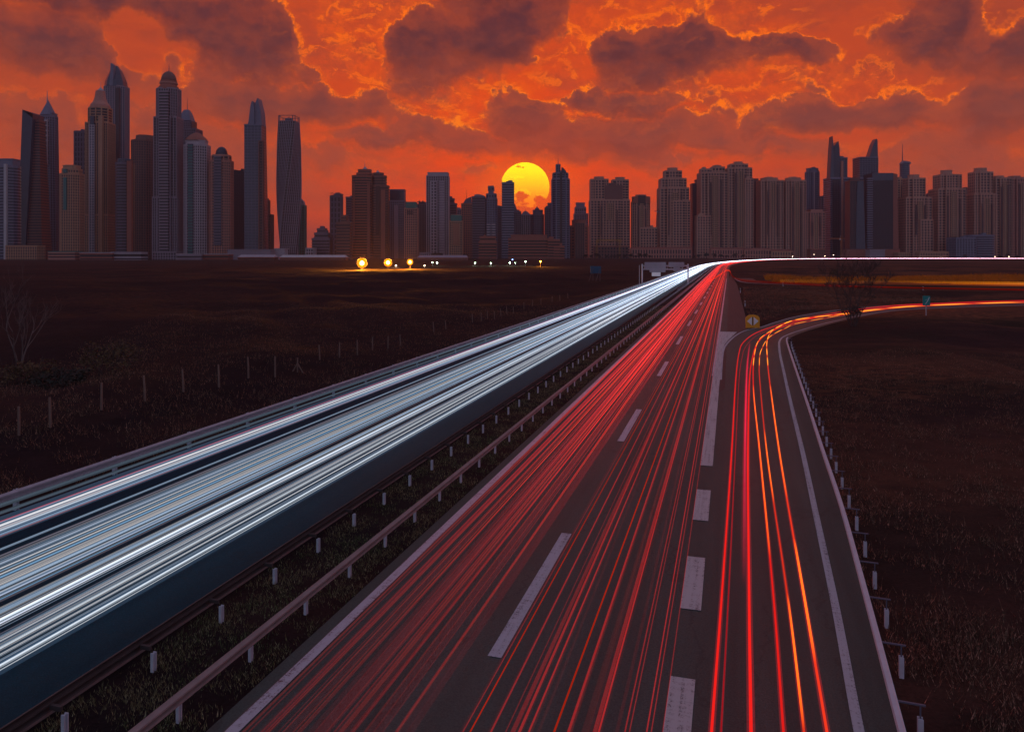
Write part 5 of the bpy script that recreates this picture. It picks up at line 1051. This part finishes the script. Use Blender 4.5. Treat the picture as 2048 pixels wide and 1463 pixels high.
def blades(name, label, P, hmin, hmax, wd, mat):
    n = len(P); P = np.asarray(P, float); a = RNG.uniform(0, 2*np.pi, n); hh = RNG.uniform(hmin, hmax, n); ln = RNG.uniform(.2, .9, n)*hh; b = RNG.uniform(0, 2*np.pi, n)
    wv = np.asarray(wd)*RNG.uniform(.6, 1.3, n)
    dx, dy = np.cos(a)*wv, np.sin(a)*wv; V = np.empty((n, 3, 3))
    V[:, 0] = P+np.stack([dx, dy, -.02*np.ones(n)], 1); V[:, 1] = P-np.stack([dx, dy, .02*np.ones(n)], 1); V[:, 2] = P+np.stack([np.cos(b)*ln, np.sin(b)*ln, hh], 1)
    me = bpy.data.meshes.new(name); me.vertices.add(n*3); me.vertices.foreach_set('co', V.ravel()); me.loops.add(n*3); me.loops.foreach_set('vertex_index', np.arange(n*3, dtype=np.int32)); me.polygons.add(n); me.polygons.foreach_set('loop_start', np.arange(0, n*3, 3, dtype=np.int32)); me.polygons.foreach_set('loop_total', np.full(n, 3, dtype=np.int32))
    me.update(calc_edges=True); me.materials.append(mat); o = bpy.data.objects.new(name, me); COL.objects.link(o); tag(o, label, 'grass', kind='stuff'); return o
def clump_filter(X, Y, sc, thr):
    f = np.sin(X*sc+1.7*np.sin(Y*sc*.7))*np.cos(Y*sc*1.1+X*sc*.4)+.6*np.sin(X*sc*2.7+Y*sc*1.9)*np.sin(Y*sc*3.1); return f+RNG.normal(0, .45, X.shape) > thr
def verge_pts(n, o0, o1, t0, t1, pw=2.0):
    t = t0+(t1-t0)*RNG.random(n)**pw; o_ = RNG.uniform(o0, o1, n); x = t*math.sin(TH)+o_*CT; y = t*CT-o_*math.sin(TH); k = clump_filter(x, y, 2.2, -.25); return np.stack([x[k], y[k], np.zeros(k.sum())], 1)
blades('median_grass', 'short green and dry grass on the strip between the two crash barriers', verge_pts(90000, -11.5, -8.66, 5, 120), .03, .14, .007, M['grass'])
def field_pts(n, fx, thr, sc=.9):
    x, y = fx(n); k = clump_filter(x, y, sc, thr); x, y = x[k], y[k]; return np.stack([x, y, height(x[None], y[None])[0]], 1)
ER = np.array([tuple(p) for p in EDGE_OUT])
def right_slope(n):
    y = 9+110*RNG.random(n)**1.7; x0 = np.interp(y, ER[:, 1], ER[:, 0]); ok = y < 62
    x = x0+.15+(3+.75*y)*RNG.random(n)**1.15; return x[ok], y[ok]
blades('slope_grass', 'tufty brown grass on the bank right of the exit lane', field_pts(170000, right_slope, -.1), .05, .30, .012, M['drygrass'])
def left_field(n):
    t = 8+110*RNG.random(n)**1.5; o_ = -22.4-(2+.55*t)*RNG.random(n)**1.2; return t*math.sin(TH)+o_*CT, t*CT-o_*math.sin(TH)
blades('field_grass', 'dark rough grass of the field left of the motorway', field_pts(80000, left_field, .0), .05, .32, .014, M['drygrass'])
def nose_bank(n):
    y = RNG.uniform(86, 185, n); x0 = np.interp(y, [86, 95, 125, 190], [28.5, 29.5, 38, 58]); x = x0+.6+RNG.random(n)**1.2*38; yr = np.interp(x, [29, 33, 40, 60, 90], [88, 94, 106, 122, 132])
    ok = (y > yr+1.5); return x[ok], y[ok]
blades('bank_grass', 'dark grass bank between the slip road and the side road', field_pts(50000, nose_bank, -.1), .05, .35, .03, M['drygrass'])
def amber_glow_band(n):
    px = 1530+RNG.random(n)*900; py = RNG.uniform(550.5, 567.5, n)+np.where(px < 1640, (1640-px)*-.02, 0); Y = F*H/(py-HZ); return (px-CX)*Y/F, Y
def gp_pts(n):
    x, y = amber_glow_band(n); S_ = np.array([tuple(p) for p in side_far]); px = CX+F*x/y; ok = (px > 1790) | (clump_filter(x, y, .35, .25)); d = seg_dist(x, y, [tuple(p) for p in S_]); ok &= (d > 3.0); x, y = x[ok], y[ok]; return np.stack([x, y, height(x[None], y[None])[0]], 1)
blades('amber_lit_grass', 'band of tall grass beyond the side road with amber glow in its colour', gp_pts(90000), .4, 1.5, .06, M['gold'])

# ------------------------------------------------------------------ the evening haze
if HAZE:
    m = bpy.data.materials.new('evening_haze'); m.use_nodes = True; t = NT(m.node_tree); t.n.clear()
    pv = t.node('ShaderNodeVolumePrincipled'); pv.inputs['Color'].default_value = (.85, .66, .74, 1); pv.inputs['Density'].default_value = HAZE; pv.inputs['Anisotropy'].default_value = .2
    o = t.node('ShaderNodeOutputMaterial'); t.l.new(pv.outputs[0], o.inputs['Volume'])
    hz = MB(); hz.box(-4300, 4300, -120, 4420, -3, 400); ob = hz.build('haze', m); tag(ob, kind='stuff')
